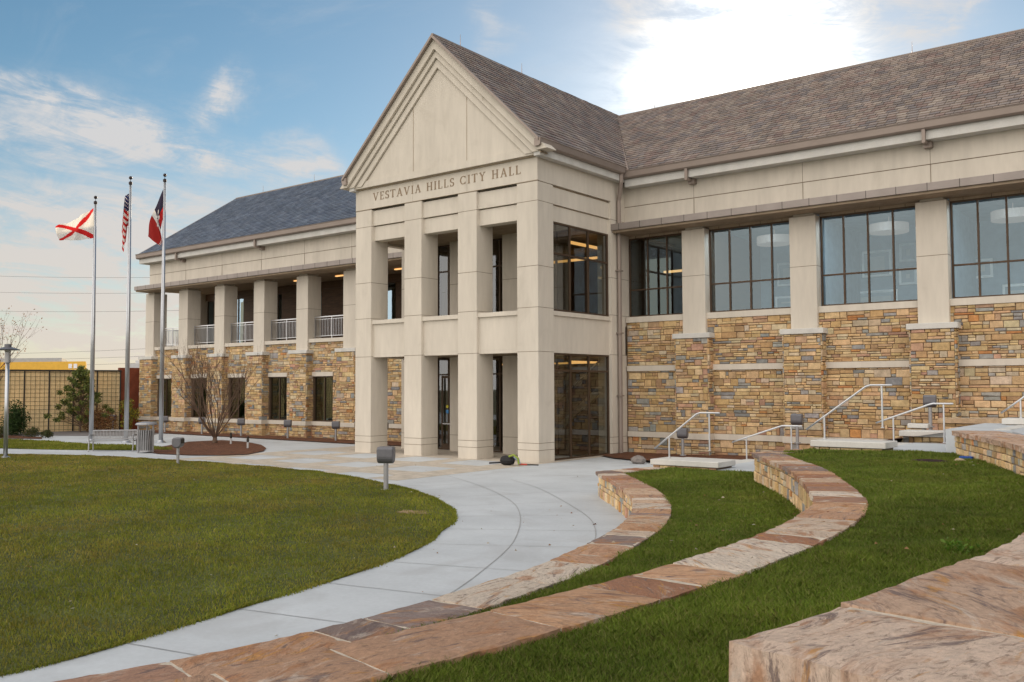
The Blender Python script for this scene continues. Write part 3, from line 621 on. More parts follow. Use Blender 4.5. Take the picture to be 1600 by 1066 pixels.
# loggia floor, ceiling, back wall with glazing
mb = MB(); mb.box(XL+.4, X1, YW+.5, 40, 4.75, 4.895, m=1); mb.box(XL+.4, X1, YW+.41, 40, 8.62, 8.8, m=0); mb.build('loggia_slab', [SOFFIT, CEIL], hall)
mb = MB(); 
for (p, q) in ((-51.5, -49.6), (-48.35, -45.65), (-44.6, -41.9), (-41.0, -36.5), (-35.0, X1)): mb.box(p, q, 34.6, 34.9, 4.9, 8.62)
mb.build('loggia_wall', WOODW, hall)
GLASSM = glass('mirror_glass', .5, (.5, .6, .65), (.50, .68, .82))
for (p, q) in ((-52.3, -51.5), (-49.6, -48.35), (-45.65, -44.6), (-41.9, -41.0), (-36.5, -35.0)): window(p, q, 4.92, 8.2, 34.65, [p+.62] if q-p > 1 else [], [], GLASSM, 'glass_door')
mb = MB(); mb.box(XL+.5, X1, 34.55, 34.9, 8.2, 8.62); mb.build('loggia_wall', WOODW, hall)
for (x) in (-38.0, -36.2, -33.5, -41.5):
    mb = MB(); mb.box(x, x+.6, 33.0, 33.12, 8.55, 8.60); mb.build('cove_light', WARM, hall)
mb = MB(); mb.box(XL+.45, XL+1.0, 34.1, 34.9, 4.9, 8.62); mb.box(XL+.5, XL+.9, 31.3, 44.2, -.3, 4.74); mb.box(XL+.45, XE, 44.0, 44.3, -.3, EZ-.1); mb.box(XE-.3, XE, 31.3, 44, -.3, EZ)
mb.loft([[(x, 31.3, EZ-.4), (x, RY, RZ-.25), (x, 44, EZ-.3), (x, 44, 8.8), (x, 31.3, 8.8)] for x in (XL+.45, XL+.8)]); mb.box(XL+.45, XL+.8, 34.9, 44, 4.9, 8.8)
mb.build('end_wall', CAST, hall)
# --- portico interior
mb = MB(); mb.box(X1+.6, XR-.6, YP+.56, 30.9, 3.80, 4.98); mb.box(X1+.3, XR-.3, YP+.61, 30.9, 8.5, 9.6); mb.build('portico_slab', CEIL, hall)
mb = MB(); mb.box(X1+.2, XR-.2, 35, 35.2, 0, 8.8); mb.box(X1+.2, X1+.4, 28.75, 35, 0, 8.8); mb.box(X1, XR, 30.9, 35, 3.8, 4.9, m=1); mb.box(X1, XR, 30.9, 35, 8.5, 8.6, m=1); mb.box(XR-.3, XR-.1, 31.3, 35, 0, 8.8); mb.build('lobby_wall', [WOODW, CEIL], hall)
mb = MB(); mb.box(-26, -19, 33.4, 33.5, 8.1, 8.2); mb.box(-19.9, -19.8, 28.9, 33, 8.05, 8.15); mb.box(-26, -19, 32.4, 32.5, 3.55, 3.62); mb.box(-19.9, -19.8, 28.9, 33, 3.5, 3.57); mb.build('cove_light', WARM, hall)
mb = MB(); mb.loft([[(-22.6, y, .0), (-22.6, y, .3), (-19.2, y, 3.0), (-19.2, y, 2.7)] for y in (30.6, 30.7)]); mb.tube([(-22.6, 30.5, 1.2), (-19.2, 30.5, 3.9)], .03, 6); mb.build('lobby_stair', GREYL, hall)
YGL = 28.4
for (z0, z1, hz) in ((0.0, 3.79, 3.1), (4.99, 8.5, 7.4)):
    for i in range(3):
        p, q = X1+i*P+CW+.01, X1+(i+1)*P-.01; n = 3
        window(p, q, z0, z1, YGL, [p+(q-p)*k/n for k in (1, 2)], [hz], GLASSC, 'curtain_glazing', .06)
        if z0 == 0.0 and i == 0 or z0 == 0 and i == 1: pass
# entrance door beside the inner column
mb = MB(); p = X1+P-.95
mb.box(p, p+.07, YGL-.05, YGL-.005, .02, 3.05); mb.box(p+.86, p+.93, YGL-.05, YGL-.005, .02, 3.05); mb.box(p+.07, p+.86, YGL-.05, YGL-.005, 2.95, 3.05); mb.box(p+.07, p+.86, YGL-.05, YGL-.005, .02, .25); d_ = mb.build('entrance_door', BRONZE, hall); mb = MB(); mb.lathe([(.07, 0), (.07, .004)], (0, 0, 0), 12, c=(.55, .50, .05)); mb.v = [(p+.30+a, YGL-.02-c_, 1.78+b) for a, b, c_ in mb.v]; k0 = len(mb.v); mb.box(p+.24, p+.37, YGL-.024, YGL-.02, 1.50, 1.64, c=(.08, .28, .60)); mb.build('sticker', PLAIN, d_)
mb = MB(); mb.box(p+.1, p+.84, YGL-.09, YGL-.06, 1.05, 1.09); mb.build('handle', ALU, d_)
# side glazing (right)
for (z0, z1, hz) in ((0.0, 3.77, 3.15), (5.24, 8.42, 7.3)):
    mb = MB(); x = XR-.22; a_, b_ = YP+CD, 29.91; fr = .07
    mb.box(x, x+.09, a_, a_+fr, z0, z1); mb.box(x, x+.09, b_-fr, b_, z0, z1); mb.box(x, x+.09, a_+fr, b_-fr, z0, z0+fr); mb.box(x, x+.09, a_+fr, b_-fr, z1-fr, z1)
    for v in (27.35, 28.55): mb.box(x+.004, x+.086, v-.035, v+.035, z0+fr, z1-fr)
    mb.box(x+.008, x+.082, a_+fr, b_-fr, hz-.035, hz+.035)
    wdw = mb.build('side_window', BRONZE, hall)
    mb = MB(); mb.face([(x+.05, a_, z0), (x+.05, b_, z0), (x+.05, b_, z1), (x+.05, a_, z1)]); mb.build('pane', GLASSC, wdw, fix=False)
# ================================================================= GROUND
def sheet(name, pts, z, m_, n=0, kind='structure'):
    mb = MB(); mb.face([(p[0], p[1], z) for p in pts]); o = mb.build(name, m_, fix=False)
    if o.data.polygons[0].normal.z < 0: o.data.flip_normals()
    return tag(o, kind=kind)
sheet('ground', [(-700, -500), (500, -500), (500, 900), (-700, 900)], -.06, mat('far_ground', (.10, .10, .05), .95, n1=(.05, .3), n2=(3, .3)))
sheet('plaza', [(-50, 26.0), (-50, 31.2), (6, 31.2), (6, -9), (-60, -9), (-60, 14)], 0, CONC)
LE = [(-45, 10.6), (-41, 13.9), (-37.68, 15.92), (-35.27, 17.22), (-32.33, 18.05), (-28.54, 18.45), (-25.41, 18.6), (-21.92, 18.42), (-17.93, 17.31), (-15.48, 16.22), (-13.4, 14.83), (-12.19, 13.68), (-11.21, 12.2), (-10.3, 10.6), (-9.69, 8.75), (-9.32, 6.96), (-9.0, 5.4), (-8.82, 3.9), (-9.2, 1.5), (-10.2, -1), (-12.5, -4), (-17, -7)]
lawnc = Curve(LE); lawn_poly = [tuple(lawnc.at(t)) for t in np.linspace(0, lawnc.L, 150)]+[(-45, -7)]
sheet('main_lawn', lawn_poly, .012, SOIL)
# tan flagstone bands on the plaza
mb = MB(); xs = [(X1+k*P, X1+k*P+CW) for k in range(-1, 4)]; ysb = [(24.93, 31.0), (22.05, 23.15), (19.3, 20.45)]
xs[-1] = (X1+3*P, XR+.3)
for (p, q) in xs: mb.face([(p, 18.2, .004), (q, 18.2, .004), (q, 24.93, .004), (p, 24.93, .004)])
x_l = xs[0][0]
for j, (p, q) in enumerate(ysb):
    if j == 0: mb.face([(x_l, p, .004), (xs[-1][1], p, .004), (xs[-1][1], 30.9, .004), (x_l, 30.9, .004)])
    else:
        for k in range(len(xs)-1): mb.face([(xs[k][1], p, .004), (xs[k+1][0], p, .004), (xs[k+1][0], q, .004), (xs[k][1], q, .004)])
tag(mb.build('paver_bands', TAN, fix=False), kind='structure')
# walls' inner edges
W1 = Curve([(-11.62, 20.42), (-11.83, 19.5), (-11.98, 18.85), (-11.9, 18.42), (-10.44, 16.81), (-8.83, 14.84), (-7.81, 13.16), (-7.1, 11.6), (-6.42, 9.24), (-6.15, 7.6), (-6.05, 5.85), (-6.15, 4.5), (-6.5, 3.0), (-7.3, .5), (-8.5, -2)])
W2 = Curve([(-7.80, 20.3), (-7.98, 19.5), (-8.12, 18.95), (-8.03, 18.5), (-6.2, 15.67), (-4.85, 13.01), (-4.13, 11.34), (-3.8, 9.9), (-3.64, 8.5), (-3.60, 6.73), (-3.68, 5.45), (-3.8, 4.3), (-4.0, 3.13), (-4.3, 2.0), (-5.2, 0), (-6.3, -2)])
W3 = Curve([(-4.55, 20.35), (-3.5, 18.1), (-2.53, 15.7), (-1.65, 12.5), (-1.15, 9.5), (-1.05, 6.4), (-1.23, 4.69), (-1.33, 3.89), (-1.46, 3.18)])
# concrete joints
mb = MB()
def strip(pts, w=.014, z=.008):
    for i in range(len(pts)-1):
        a, b = np.array(pts[i]), np.array(pts[i+1]); d = b-a; d = d/np.linalg.norm(d); n = np.array([-d[1], d[0]])*w/2
        mb.face([(*(a-n), z), (*(b-n), z), (*(b+n), z), (*(a+n), z)])
AA = Curve([(-18.2, 20.1), (-16.2, 18.9), (-14.4, 17.65), (-12.83, 16.34), (-11.8, 15.25), (-10.8, 14.0), (-9.75, 12.5), (-9.1, 11.4), (-8.4, 10.0), (-7.9, 8.9), (-7.3, 7.3)])
strip([AA.at(t) for t in np.linspace(0, AA.L, 50)])
BB = Curve([(-16.0, 20.3), (-13.84, 18.79), (-11.08, 16.29), (-9.79, 14.94), (-8.71, 13.4), (-8.2, 12.4)]); strip([BB.at(t) for t in np.linspace(0, BB.L, 30)])
for t in np.arange(2.5, lawnc.L-4, 1.6):
    p = lawnc.at(t); n = lawnc.n(t); 
    if n[1] < -.2 and False: continue
    L_ = 7.0
    best = 8
    for s in np.arange(.3, 8, .2):
        q = p+n*s
        if min(np.linalg.norm(W1.p-q, axis=1)) < .25 or q[1] > 27 or (q[0] < -18.35 and q[1] > 18.2): best = s; break
    if p[0] > -20: strip([p, p+n*best])
for x in np.arange(-50, -30, 1.9): strip([(x, 24.0+.1*(x+40)), (x+.6, 28.2)], .014)
tag(mb.build('pavement_joints', CJOINT, fix=False), kind='structure')
# left hand grounds
g2 = Curve([(-62, 12), (-52, 14.9), (-44, 17.2), (-40.38, 18.3), (-38.0, 19.35), (-36.0, 20.6), (-34.6, 21.4)])
sheet('side_lawn', [tuple(g2.at(t)) for t in np.linspace(0, g2.L, 24)]+[(-36.2, 22.3), (-38.6, 22.4), (-42.0, 21.5), (-45.8, 21.6), (-56, 20), (-62, 17.5)], .012, SOIL)
sheet('tree_bed', [(-35.0, 20.3), (-33.2, 19.9), (-31.5, 20.2), (-30.4, 20.9), (-30.0, 21.7), (-31.0, 23.2), (-32.4, 24.4), (-34.5, 25.7), (-37.0, 26.7), (-39.2, 26.9), (-39.4, 25.2), (-37.6, 23.0), (-36.3, 21.5)], .03, MULCH)
sheet('wall_bed', [(-56, 31.0), (-56, 29.3), (-50, 29.1), (-41, 28.9), (-33.5, 28.6), (-29.5, 28.6), (X1-.05, 29.0), (X1-.05, 31.0)], .035, MULCH)
sheet('corner_bed', [(XR+.02, 29.0), (-17.6, 28.2), (-15.8, 27.5), (-15.8, 31.1), (XR+.02, 31.1)], .05, MULCH)
sheet('far_mulch', [(-62, 17.6), (-56, 20.2), (-50.5, 21.4), (-48, 22.3), (-50, 23.2), (-56, 22.6), (-63, 20.5)], .02, MULCH)
sheet('road', [(-80, 15), (-57, 21.8), (-50.5, 24.4), (-46, 27.0), (-50, 30.5), (-54, 31.4), (-62, 30), (-85, 24)], .006, ROAD)
# terraces (grass, flush with the back of each coping)
def terrace(name, inner, off, zi, outer, zo, extra, nlen=60):
    """grid between the back of one wall and the face of the next"""
    mb = MB(); rows = []
    for k in range(nlen+1):
        f = k/nlen; a = inner.off(inner.L*f, off) if hasattr(inner, 'off') else inner[k]; b = outer.at(outer.L*f)
        rows.append([(a[0]+(b[0]-a[0])*j/8, a[1]+(b[1]-a[1])*j/8, zi+(zo-zi)*j/8+.0) for j in range(9)])
    for k in range(nlen):
        for j in range(8): mb.face([rows[k][j], rows[k+1][j], rows[k+1][j+1], rows[k][j+1]])
    for e in extra: mb.face(e)
    o = tag(mb.build(name, SOIL, fix=True), kind='structure'); return rows
T1 = terrace('lower_terrace', W1, .56, .52, W2, .56, [])
e1 = [(-11.2, 18.9, .525), (-11.0, 20.5, .525), (-8.0, 20.5, .555), (-8.13, 18.72, .56)]
T2 = terrace('middle_terrace', W2, .56, 1.10, Curve(list(map(tuple, W3.p[::8]))+[(-1.9, 1.0), (-3.0, -2)]), 1.17, [])
mb = MB(); mb.face(e1); mb.face([(-7.65, 19.1, 1.12), (-7.5, 20.4, 1.12), (-4.6, 20.6, 1.17), (-4.55, 20.35, 1.17)]); tag(mb.build('terrace_ends', SOIL), kind='structure')
# ---------------------------------------------------------------- curved seat walls
CC = [(.46, .28, .18), (.38, .22, .15), (.56, .44, .34), (.22, .165, .145), (.50, .30, .18), (.27, .21, .19), (.60, .51, .42), (.34, .17, .10), (.52, .37, .26)]
def seatwall(cv, z0, z1, width, label, cl, loc_t, th=.085, zb=None, end_th=None, group='curved stone seat walls'):
    root = thing('seat_wall', label, 'stone wall', (*cv.at(loc_t), z0), group)
    mb = MB(); L = cv.L; zt = z1-th
    n = 60; ts = np.linspace(0, L-(.35 if end_th else 0), n)
    rings = [[(*cv.off(t, .04), z0-.3), (*cv.off(t, width-.06), z0-.3), (*cv.off(t, width-.06), zt), (*cv.off(t, .04), zt)] for t in ts]
    mb.loft(rings, m=1)
    mb.loft([[(*cv.off(t, .0), zt), (*cv.off(t, width-.02), zt), (*cv.off(t, width-.02), z1-.014), (*cv.off(t, .0), z1-.014)] for t in ts], c=(.54, .47, .38))
    fn = lambda s, z, d: (*cv.off(s, .06-d), z)
    stones(mb, fn, L, z0-.05, zt, hmin=.10, hmax=.19, lmin=.12, lmax=.32, bright=1.4, sq=True)
    e = lambda s, z, d: tuple(np.append(cv.off(0, .05+s)-(cv.at(.3)-cv.at(0))/.3*(d-.02), z))
    stones(mb, e, width-.12, z0-.05, zt, lmin=.13, lmax=.3, bright=1.4)
    mb.build('wall_face', [LEDGE, MORTARL], root, fix=False)
    t = -.04; k = 0
    while t < L:
        l = random.uniform(*cl)*(.55 if cv.at(min(t, L))[1] > 12 else .8 if cv.at(min(t, L))[1] > 9 else 1)
        if L-t-l < .4: l = L-t+.02
        a, b = t+.012, t+l-.012; k += 1
        c = random.choice(CC); kk = random.uniform(.88, 1.12); c = tuple(x*kk for x in c)
        na = max(3, int((b-a)/.10)); nw = max(3, int(width/.12)); grid = []
        zj = random.uniform(-.006, .006)
        for i in range(na+1):
            s = a+(b-a)*i/na; row = []
            for j in range(nw+1):
                o = width*j/nw-.03*(1-j/nw)
                ds = 0
                if j in (0, nw): o += random.uniform(-.012, .012)
                if i in (0, na): ds = random.uniform(-.004, .004)
                ed = .010 if (j in (0, nw) or i in (0, na)) else 0
                ss = min(max(s+ds, 0.), L); p = cv.off(ss, o)+(0 if 0 <= s <= L else 0)
                if s < 0: p = p-(cv.at(.3)-cv.at(0))/.3*(-s)
                row.append((p[0], p[1], z1+zj-ed+random.uniform(-.004, .004)))
            grid.append(row)
        m2 = MB(); vs = [p for r in grid for p in r]; nn = nw+1
        fs = [(i*nn+j, (i+1)*nn+j, (i+1)*nn+j+1, i*nn+j+1) for i in range(na) for j in range(nw)]
        per = [i*nn for i in range(na+1)]+[na*nn+j for j in range(1, nn)]+[i*nn+nw for i in range(na-1, -1, -1)]+[j for j in range(nw-1, 0, -1)]
        base = len(vs); thk = th if not (end_th and L-b < .1) else end_th
        for lev in (1, 2):
            vs += [(vs[q][0]+random.uniform(-.01, .01), vs[q][1]+random.uniform(-.01, .01), z1+zj-thk*lev/2) for q in per]
        m = len(per)
        fs += [(per[q], per[(q+1) % m], base+(q+1) % m, base+q) for q in range(m)]+[(base+q, base+(q+1) % m, base+m+(q+1) % m, base+m+q) for q in range(m)]+[tuple(base+m+q for q in range(m))]
        m2.poly(vs, fs, c); o = m2.build('capstone', CAP, root, smooth=False)
        t += l
    return root
random.seed(21)
seatwall(W1, 0, .575, .60, 'lowest curved stone seat wall with flagstone coping, edging the concrete walk', (.5, 1.25), 0)
seatwall(W2, .56, 1.167, .60, 'middle curved stone seat wall with flagstone coping, between the two grass terraces', (.45, 1.2), 0)
CC = [(.55, .40, .31), (.56, .43, .34), (.52, .36, .26)]
seatwall(W3, 1.15, 1.66, .85, 'highest seat wall with the broad pink and ochre flagstone slabs nearest the camera', (.85, 1.5), 0, th=.10, end_th=.52)
# thick end block of the top wall
# ---------------------------------------------------------------- stairs, landings, bed along right wing
mb = MB()
def bedz(x): return np.interp(x, [-16.5, -13.5, -11.0, -9.2, -7.6, -4.5, -2], [.08, .12, .30, .55, 1.1, 1.62, 1.62])
xs_ = np.concatenate([np.linspace(-16.5, -12.7, 8), np.linspace(-11.8, 6, 18)])
for i in range(25):
    a, b = xs_[i], xs_[i+1]; ya_, yb_ = [np.interp(q, [-16.5, -15.8, -12.8, -12.7], [27.9, 27.5, 25.0, 24.0]) for q in (a, b)]; mb.face([(a, ya_, bedz(a)), (b, yb_, bedz(b)), (b, 31.1, bedz(b)), (a, 31.1, bedz(a))])
tag(mb.build('upper_bed', MULCH), kind='structure')
mb = MB(); mb.prism([(-3.55, 20.8), (-2.8, 18.6), (-1.9, 16), (-.9, 12.5), (-.4, 9.5), (-.25, 3.1), (7, 3.1), (7, 25.25), (-4.9, 25.25), (-4.9, 21.2)], 0, 1.645); tag(mb.build('upper_walk', CONC), kind='structure')
mb = MB(); mb.prism([(-10.2, 20.52), (-10.2, 25.2), (-7.9, 25.2), (-7.9, 20.52)], 0, .575); mb.prism([(-6.3, 20.62), (-6.3, 25.2), (-4.9, 25.2), (-4.9, 20.62)], 0, 1.17); tag(mb.build('landings', CONC), kind='structure')
for (x0, x1, z0, z1, lab) in ((-12.1, -10.2, 0, .575, 'lowest short flight of concrete steps beside the stone wall'), (-7.9, -6.3, .575, 1.17, 'second short flight of concrete steps behind the middle seat wall end'), (-4.9, -3.7, 1.17, 1.66, 'topmost concrete steps rising to the upper walk at the right edge')):
    mb = MB(); n = 4
    for k in range(n): xx = x0+(x1-x0)*k/n; mb.box(xx, x1, 21.45, 24.1, z0-.05, z0+(z1-z0)*(k+1)/n-.002 if k < n-1 else z1-.004)
    tag(mb.build('steps', WHITEC), lab, 'steps', 'flights of steps')
def cheek(x0, x1, y0, y1, z, lab, th=.14):
    r = thing('cheek_wall', lab, 'low wall', (x0, y0, 0), 'cheek walls of the steps'); mb = MB(); a, b = x0+.08, x1-.08
    mb.box(a, b, y0+.08, y1-.06, -.1, z-th, m=1); stones(mb, front(a, y0+.08), b-a, max(z-.75, 0), z-th, lmin=.2, lmax=.5); stones(mb, sideL(a, y0+.08), y1-y0-.2, max(z-.75, 0), z-th, lmin=.2, lmax=.5); mb.build('wall_face', [LEDGE, MORTAR], r, fix=False)
    mb = MB(); mb.bbox(x0, x1, y0, y1, z-th+.003, z, .012); mb.build('coping', WHITEC, r)
cheek(-11.63, -9.78, 20.42, 21.4, .76, 'lowest white coped cheek wall, on the grass terrace edge')
cheek(-7.50, -5.88, 20.3, 21.2, 1.37, 'white coped cheek wall above the middle seat wall end')
cheek(-4.34, -2.4, 24.1, 24.9, 1.80, 'small white coped cheek wall at the right edge of the view')
cheek(-12.8, -10.3, 24.35, 24.6, .50, 'long thin white coped cheek wall behind the lowest steps')
cheek(-8.25, -7.4, 24.25, 24.8, 1.02, 'short white coped block behind the second handrail')
cheek(-6.68, -5.3, 24.2, 25.0, 1.45, 'white coped cheek wall beyond the middle landing')
cheek(-6.7, -6.2, 25.05, 25.3, 1.60, 'small white block behind the cheek wall of the middle landing', .12)
# tan kerb walls behind
mb = MB(); mb.box(-5.9, 3, 25.32, 25.9, 0, 1.62, m=1); stones(mb, front(-5.9, 25.32), 9, 1.2, 1.62, lmin=.4, lmax=.9); mb.box(-6.0, 3, 25.2, 26.0, 1.625, 1.74, c=(.42, .30, .19)); o = mb.build('planter_wall', [LEDGE, MORTAR], fix=False); tag(o, 'low stone planter wall with tan coping below the right wing', 'planter wall')
mb = MB(); mb.box(-9.0, -7.4, 25.32, 25.7, 0, .98, m=1); stones(mb, front(-9.0, 25.32), 1.6, .5, .98, lmin=.4, lmax=.8); mb.box(-9.05, -7.3, 25.22, 25.8, .985, 1.10, c=(.40, .28, .18)); o = mb.build('planter_wall', [LEDGE, MORTAR], fix=False); tag(o, 'short tan coped planter wall under the floodlight between the second and third piers', 'planter wall')
# handrails
def rail(name, p0, p1, flat, low, zb0, zb1, lab, curl=.12):
    """p0,p1 = post positions (x,y); rail slopes between and runs flat past the tall post"""
    r = thing(name, lab, 'handrail', (p0[0], p0[1], zb0), 'steel handrails of the steps')
    (x0, y0), (x1, y1) = p0, p1; zt = zb1+.92; zl = low
    mb = MB(); sl_ = (zt-zl)/(x1-.32-x0)
    mb.tube([(x0-.42, y0, zl-.42*sl_-.0), (x0, y0, zl), (x1-.34, y1, zt-.01), (x1-.24, y1, zt+.02), (x1+flat, y1, zt+.02)], .023, 8); mb.build('rail', ALU, r, smooth=True)
    for (x, y, a, b) in ((x0, y0, zb0, zl-.005), (x1, y1, zb1, zt)):
        mb = MB(); mb.tube([(x, y, a), (x, y, b)], .021, 8); mb.box(x-.03, x+.03, y-.03, y+.03, a, a+.02); mb.build('post', ALU, r)
rail('handrail', (-11.40, 21.0), (-10.28, 21.0), .28, 1.30, .76, .76+.22, 'handrail standing on the lowest white coped cheek wall')
rail('handrail', (-10.62, 23.95), (-9.35, 23.95), .30, 1.17, .55, .575, 'handrail behind the end of the middle seat wall, left of the round floodlight')
rail('handrail', (-7.40, 20.95), (-6.12, 20.95), .22, 1.88, 1.37, 1.37+.28, 'handrail standing on the cheek wall above the middle seat wall')
rail('handrail', (-6.72, 23.9), (-5.55, 23.9), .22, 1.80, 1.17, 1.2, 'handrail in front of the tall right floodlight')
rail('handrail', (-4.0, 24.5), (-2.8, 24.5), .22, 2.24, 1.80, 2.0, 'handrail cut by the right edge of the picture')
# ================================================================= OBJECTS
def floodlight_proto(loc, label, turn, group, s=1.0, hp=.66):
    r = thing('floodlight', label, 'floodlight', loc, group, 0); ORG[r] = Vector((0, 0, 0))
    mb = MB(); mb.tube([(0, 0, -.6), (0, 0, hp)], .062*s, 14); mb.tube([(0, 0, -.02), (0, 0, .02)], .13*s, 14); mb.tube([(0, 0, hp), (0, 0, hp+.015)], .052*s, 14); mb.build('post', GREYL, r, smooth=False)
    mb = MB(); mb.tube([(0, 0, hp), (0, 0, hp+.12)], .03*s, 8); mb.box(-.06*s, .06*s, -.04*s, .04*s, hp+.04, hp+.14); mb.build('knuckle', GREYM, r)
    prof = [(-.16, .31), (.13, .31), (.19, .25)]+[(.19*math.cos(t), .07+.18*math.sin(t)) for t in np.linspace(0, -math.pi, 11)]+[(-.19, .27)]
    w = .21*s; zc = hp+.22*s; ins = [(-w, .84), (-w+.03, 1.), (w-.03, 1.), (w, .84)]
    mb = MB(); mb.loft([[(x, p[0]*s*k, zc+((p[1]-.1)*k+.0)*s) for p in prof] for x, k in ins]); 
    h = mb.build('lamp_head', GREYM, r, smooth=False)
    mb = MB(); mb.box(-w*.8, w*.8, -.205*s, -.185*s, zc-.02*s, zc+.15*s); mb.build('lens', DARKM, h)
    r.rotation_euler[2] = turn; return r
f0 = floodlight_proto((-16.89, 16.37, .0), 'grey floodlight on its post at the tip of the main lawn', math.pi+.62, 'grey post floodlights')
def flood(loc, label, turn, s=1.):
    c = copy_tree(f0); c.location = loc; c.rotation_euler[2] = turn; c.scale = (s, s, s); c['label'] = label; return c
fl = flood((-28.4, 17.75, 0), 'tilted floodlight at the lawn edge in front of the mulch bed', 2.2, .82)
for x, y, z, l, t in ((-31.0, 29.9, 0, 'floodlight seen between the first two portico columns', 2.8), (-34.14, 29.75, 0, 'floodlight nearest the portico in the bed under the rightmost left wing window', 2.5), (-37.71, 29.7, 0, 'floodlight in the bed between the second and third ground windows from the portico', 2.5),
                     (-41.6, 29.7, 0, 'floodlight behind the bare tree to its right', 2.4), (-45.2, 29.7, 0, 'floodlight just left of the bare tree trunk', 2.3), (-48.9, 29.7, 0, 'floodlight right of the rightmost flagpole', 2.3), (-54.5, 29.6, 0, 'floodlight left of the litter bin, past the corner pier', 2.3),
                     (-15.58, 29.7, .13, 'floodlight behind the lowest handrail against the stone wall', 3.0), (-11.43, 29.8, .70, 'floodlight in front of the second stone pier from the downspout', 3.1), (-7.3, 29.8, 1.33, 'floodlight partly hidden by the handrail of the middle landing', 3.1)):
    flood((x, y, z), l, math.pi+(3.3-t)*.9, .88)
# flagpoles
def flagpole(x, y, h, lab):
    r = thing('flagpole', lab, 'flagpole', (x, y, 0), 'flagpoles by the bench')
    mb = MB(); mb.tube([(x, y, 0), (x, y, h*.45), (x, y, h)], [.105, .10, .055], 14, cap=True); mb.build('pole', POLE, r, smooth=True)
    mb = MB(); mb.lathe([(.24, 0), (.24, .03), (.16, .09), (.12, .13)], (x, y, 0), 18); mb.build('base_collar', POLE, r)
    mb = MB(); mb.lathe([(.055, 0), (.085, .03), (.085, .13), (.03, .17)], (x, y, h), 12); mb.tube([(x, y, h+.15), (x, y, h+.28)], .012, 6); mb.build('truck', DKBALL, r)
    mb = MB(); mb.lathe([(.01, -.085), (.05, -.07), (.08, -.025), (.08, .025), (.05, .07), (.01, .085)], (x, y, h+.34), 12); mb.build('finial_ball', DKBALL, r, smooth=True)
    mb = MB(); mb.tube([(x+.07, y-.09, 1.3), (x+.05, y-.07, h-.02)], .006, 5); mb.build('halyard', GREYL, r)
flagpole(-43.93, 22.75, 11.65, 'left flagpole, carrying the white flag with a red cross')
flagpole(-41.48, 23.19, 12.35, 'middle flagpole, carrying the limp stars and stripes')
flagpole(-40.09, 24.15, 12.45, 'right flagpole, carrying the dark and red city flag')
def flag(name, pos, colf, lab, ns=80, nt=50):
    V = [[Vector(pos(i/ns, j/nt)) for j in range(nt+1)] for i in range(ns+1)]; mb = MB()
    mb.v = [tuple(p) for r in V for p in r]; n = nt+1
    for i in range(ns):
        for j in range(nt): mb.f.append((i*n+j, (i+1)*n+j, (i+1)*n+j+1, i*n+j+1)); mb.m.append(0); mb.c.append(colf((i+.5)/ns, (j+.5)/nt))
    r = mb.build(name, FABRIC, smooth=True, fix=False); tag(r, lab, 'flag'); return r
U = Vector((math.sin(YAW), math.cos(YAW), 0)).cross(Vector((0, 0, 1)))   # sideways direction across the view
DP = Vector((math.sin(YAW), math.cos(YAW), 0))
def alpos(s, t):      # s fly, t from bottom to top of hoist
    base = Vector((-43.93, 22.75, 0))-U*.07; top, bot = 11.46, 9.98
    sx = -1.82*s; zc = bot+(top-bot)*t; z = zc-s*(.95*t+.12*(1-t))-.05*math.sin(s*3.1)
    return base+U*(sx+.10*(1-t)*s)+DP*(.16*math.sin(s*9+t*2.0)*s+.05*math.sin(s*21+t*5))+Vector((0, 0, z+.05*math.sin(s*8+1)*s))
RED = (.62, .02, .02); WHT = (.80, .78, .74)
flag('state_flag', alpos, lambda s, t: RED if abs(s-t) < .10 or abs(s-(1-t)) < .10 else WHT, 'white flag with a red diagonal cross streaming left of its pole')
def uspos(s, t):
    base = Vector((-41.48, 23.19, 0))-U*.06; top, bot = 12.15, 10.75
    k = s*(1-.1*t); fold = .13*math.sin(s*11+t*1.5)
    x = -.42*math.sin(min(s*2.2, 1.55))*(.55+.45*(1-t))*(1-.35*s)+.10*math.sin(s*13)
    x = min(x*.85, .05)
    return base+U*x+DP*(fold+.10)+Vector((0, 0, bot+(top-bot)*t-1.55*s*(.72+.35*(1-t))))
def uscol(s, t):
    if s < .4 and t > .46:
        a, b = s/.4*11, (t-.46)/.54*9
        return WHT if (abs(a-round(a)) < .24 and abs(b-round(b)) < .27 and (round(a)+round(b)) % 2 == 0 and 0 < round(a) < 12) else (.025, .03, .10)
    return RED if int((1-t)*13) % 2 == 0 else WHT
flag('national_flag', uspos, uscol, 'stars and stripes hanging limp in folds on the middle pole', 90, 65)
def citypos(s, t):
    base = Vector((-40.09, 24.15, 0))-U*.07
    x = s*(-.72*t-.14*(1-t))*1.05-.10*math.sin(math.pi*s)*t-.05*(1-t)*math.sin(2*math.pi*s); z = (12.12*t+10.72*(1-t))*(1-s)+s*(9.86*t+9.40*(1-t))
    return base+U*x+DP*(.10*math.sin(s*9+t*5)*(.3+s)+.04)+Vector((0, 0, z))
def citycol(s, t):
    a, b = s-.42, (t-.5)*.7; rr = math.hypot(a, b); an = math.atan2(b, a)
    if rr < .06+.035*math.cos(5*an): return (.03, .03, .06)
    if rr < .13+.06*math.cos(5*an): return WHT
    if t < .42 and s < .36: return (.62, .03, .03)
    if abs(s-.16) < .03 and t > .3 and int(t*60) % 3: return (.03, .03, .06)
    if s > .56: return (.42, .03, .025) if not (t < .10 and int(s*70) % 3 == 0) else WHT
    if .44 < s < .56: return WHT
    return (.03, .025, .05)
flag('city_flag', citypos, citycol, 'navy and red city flag with a white star drooping from the right pole')
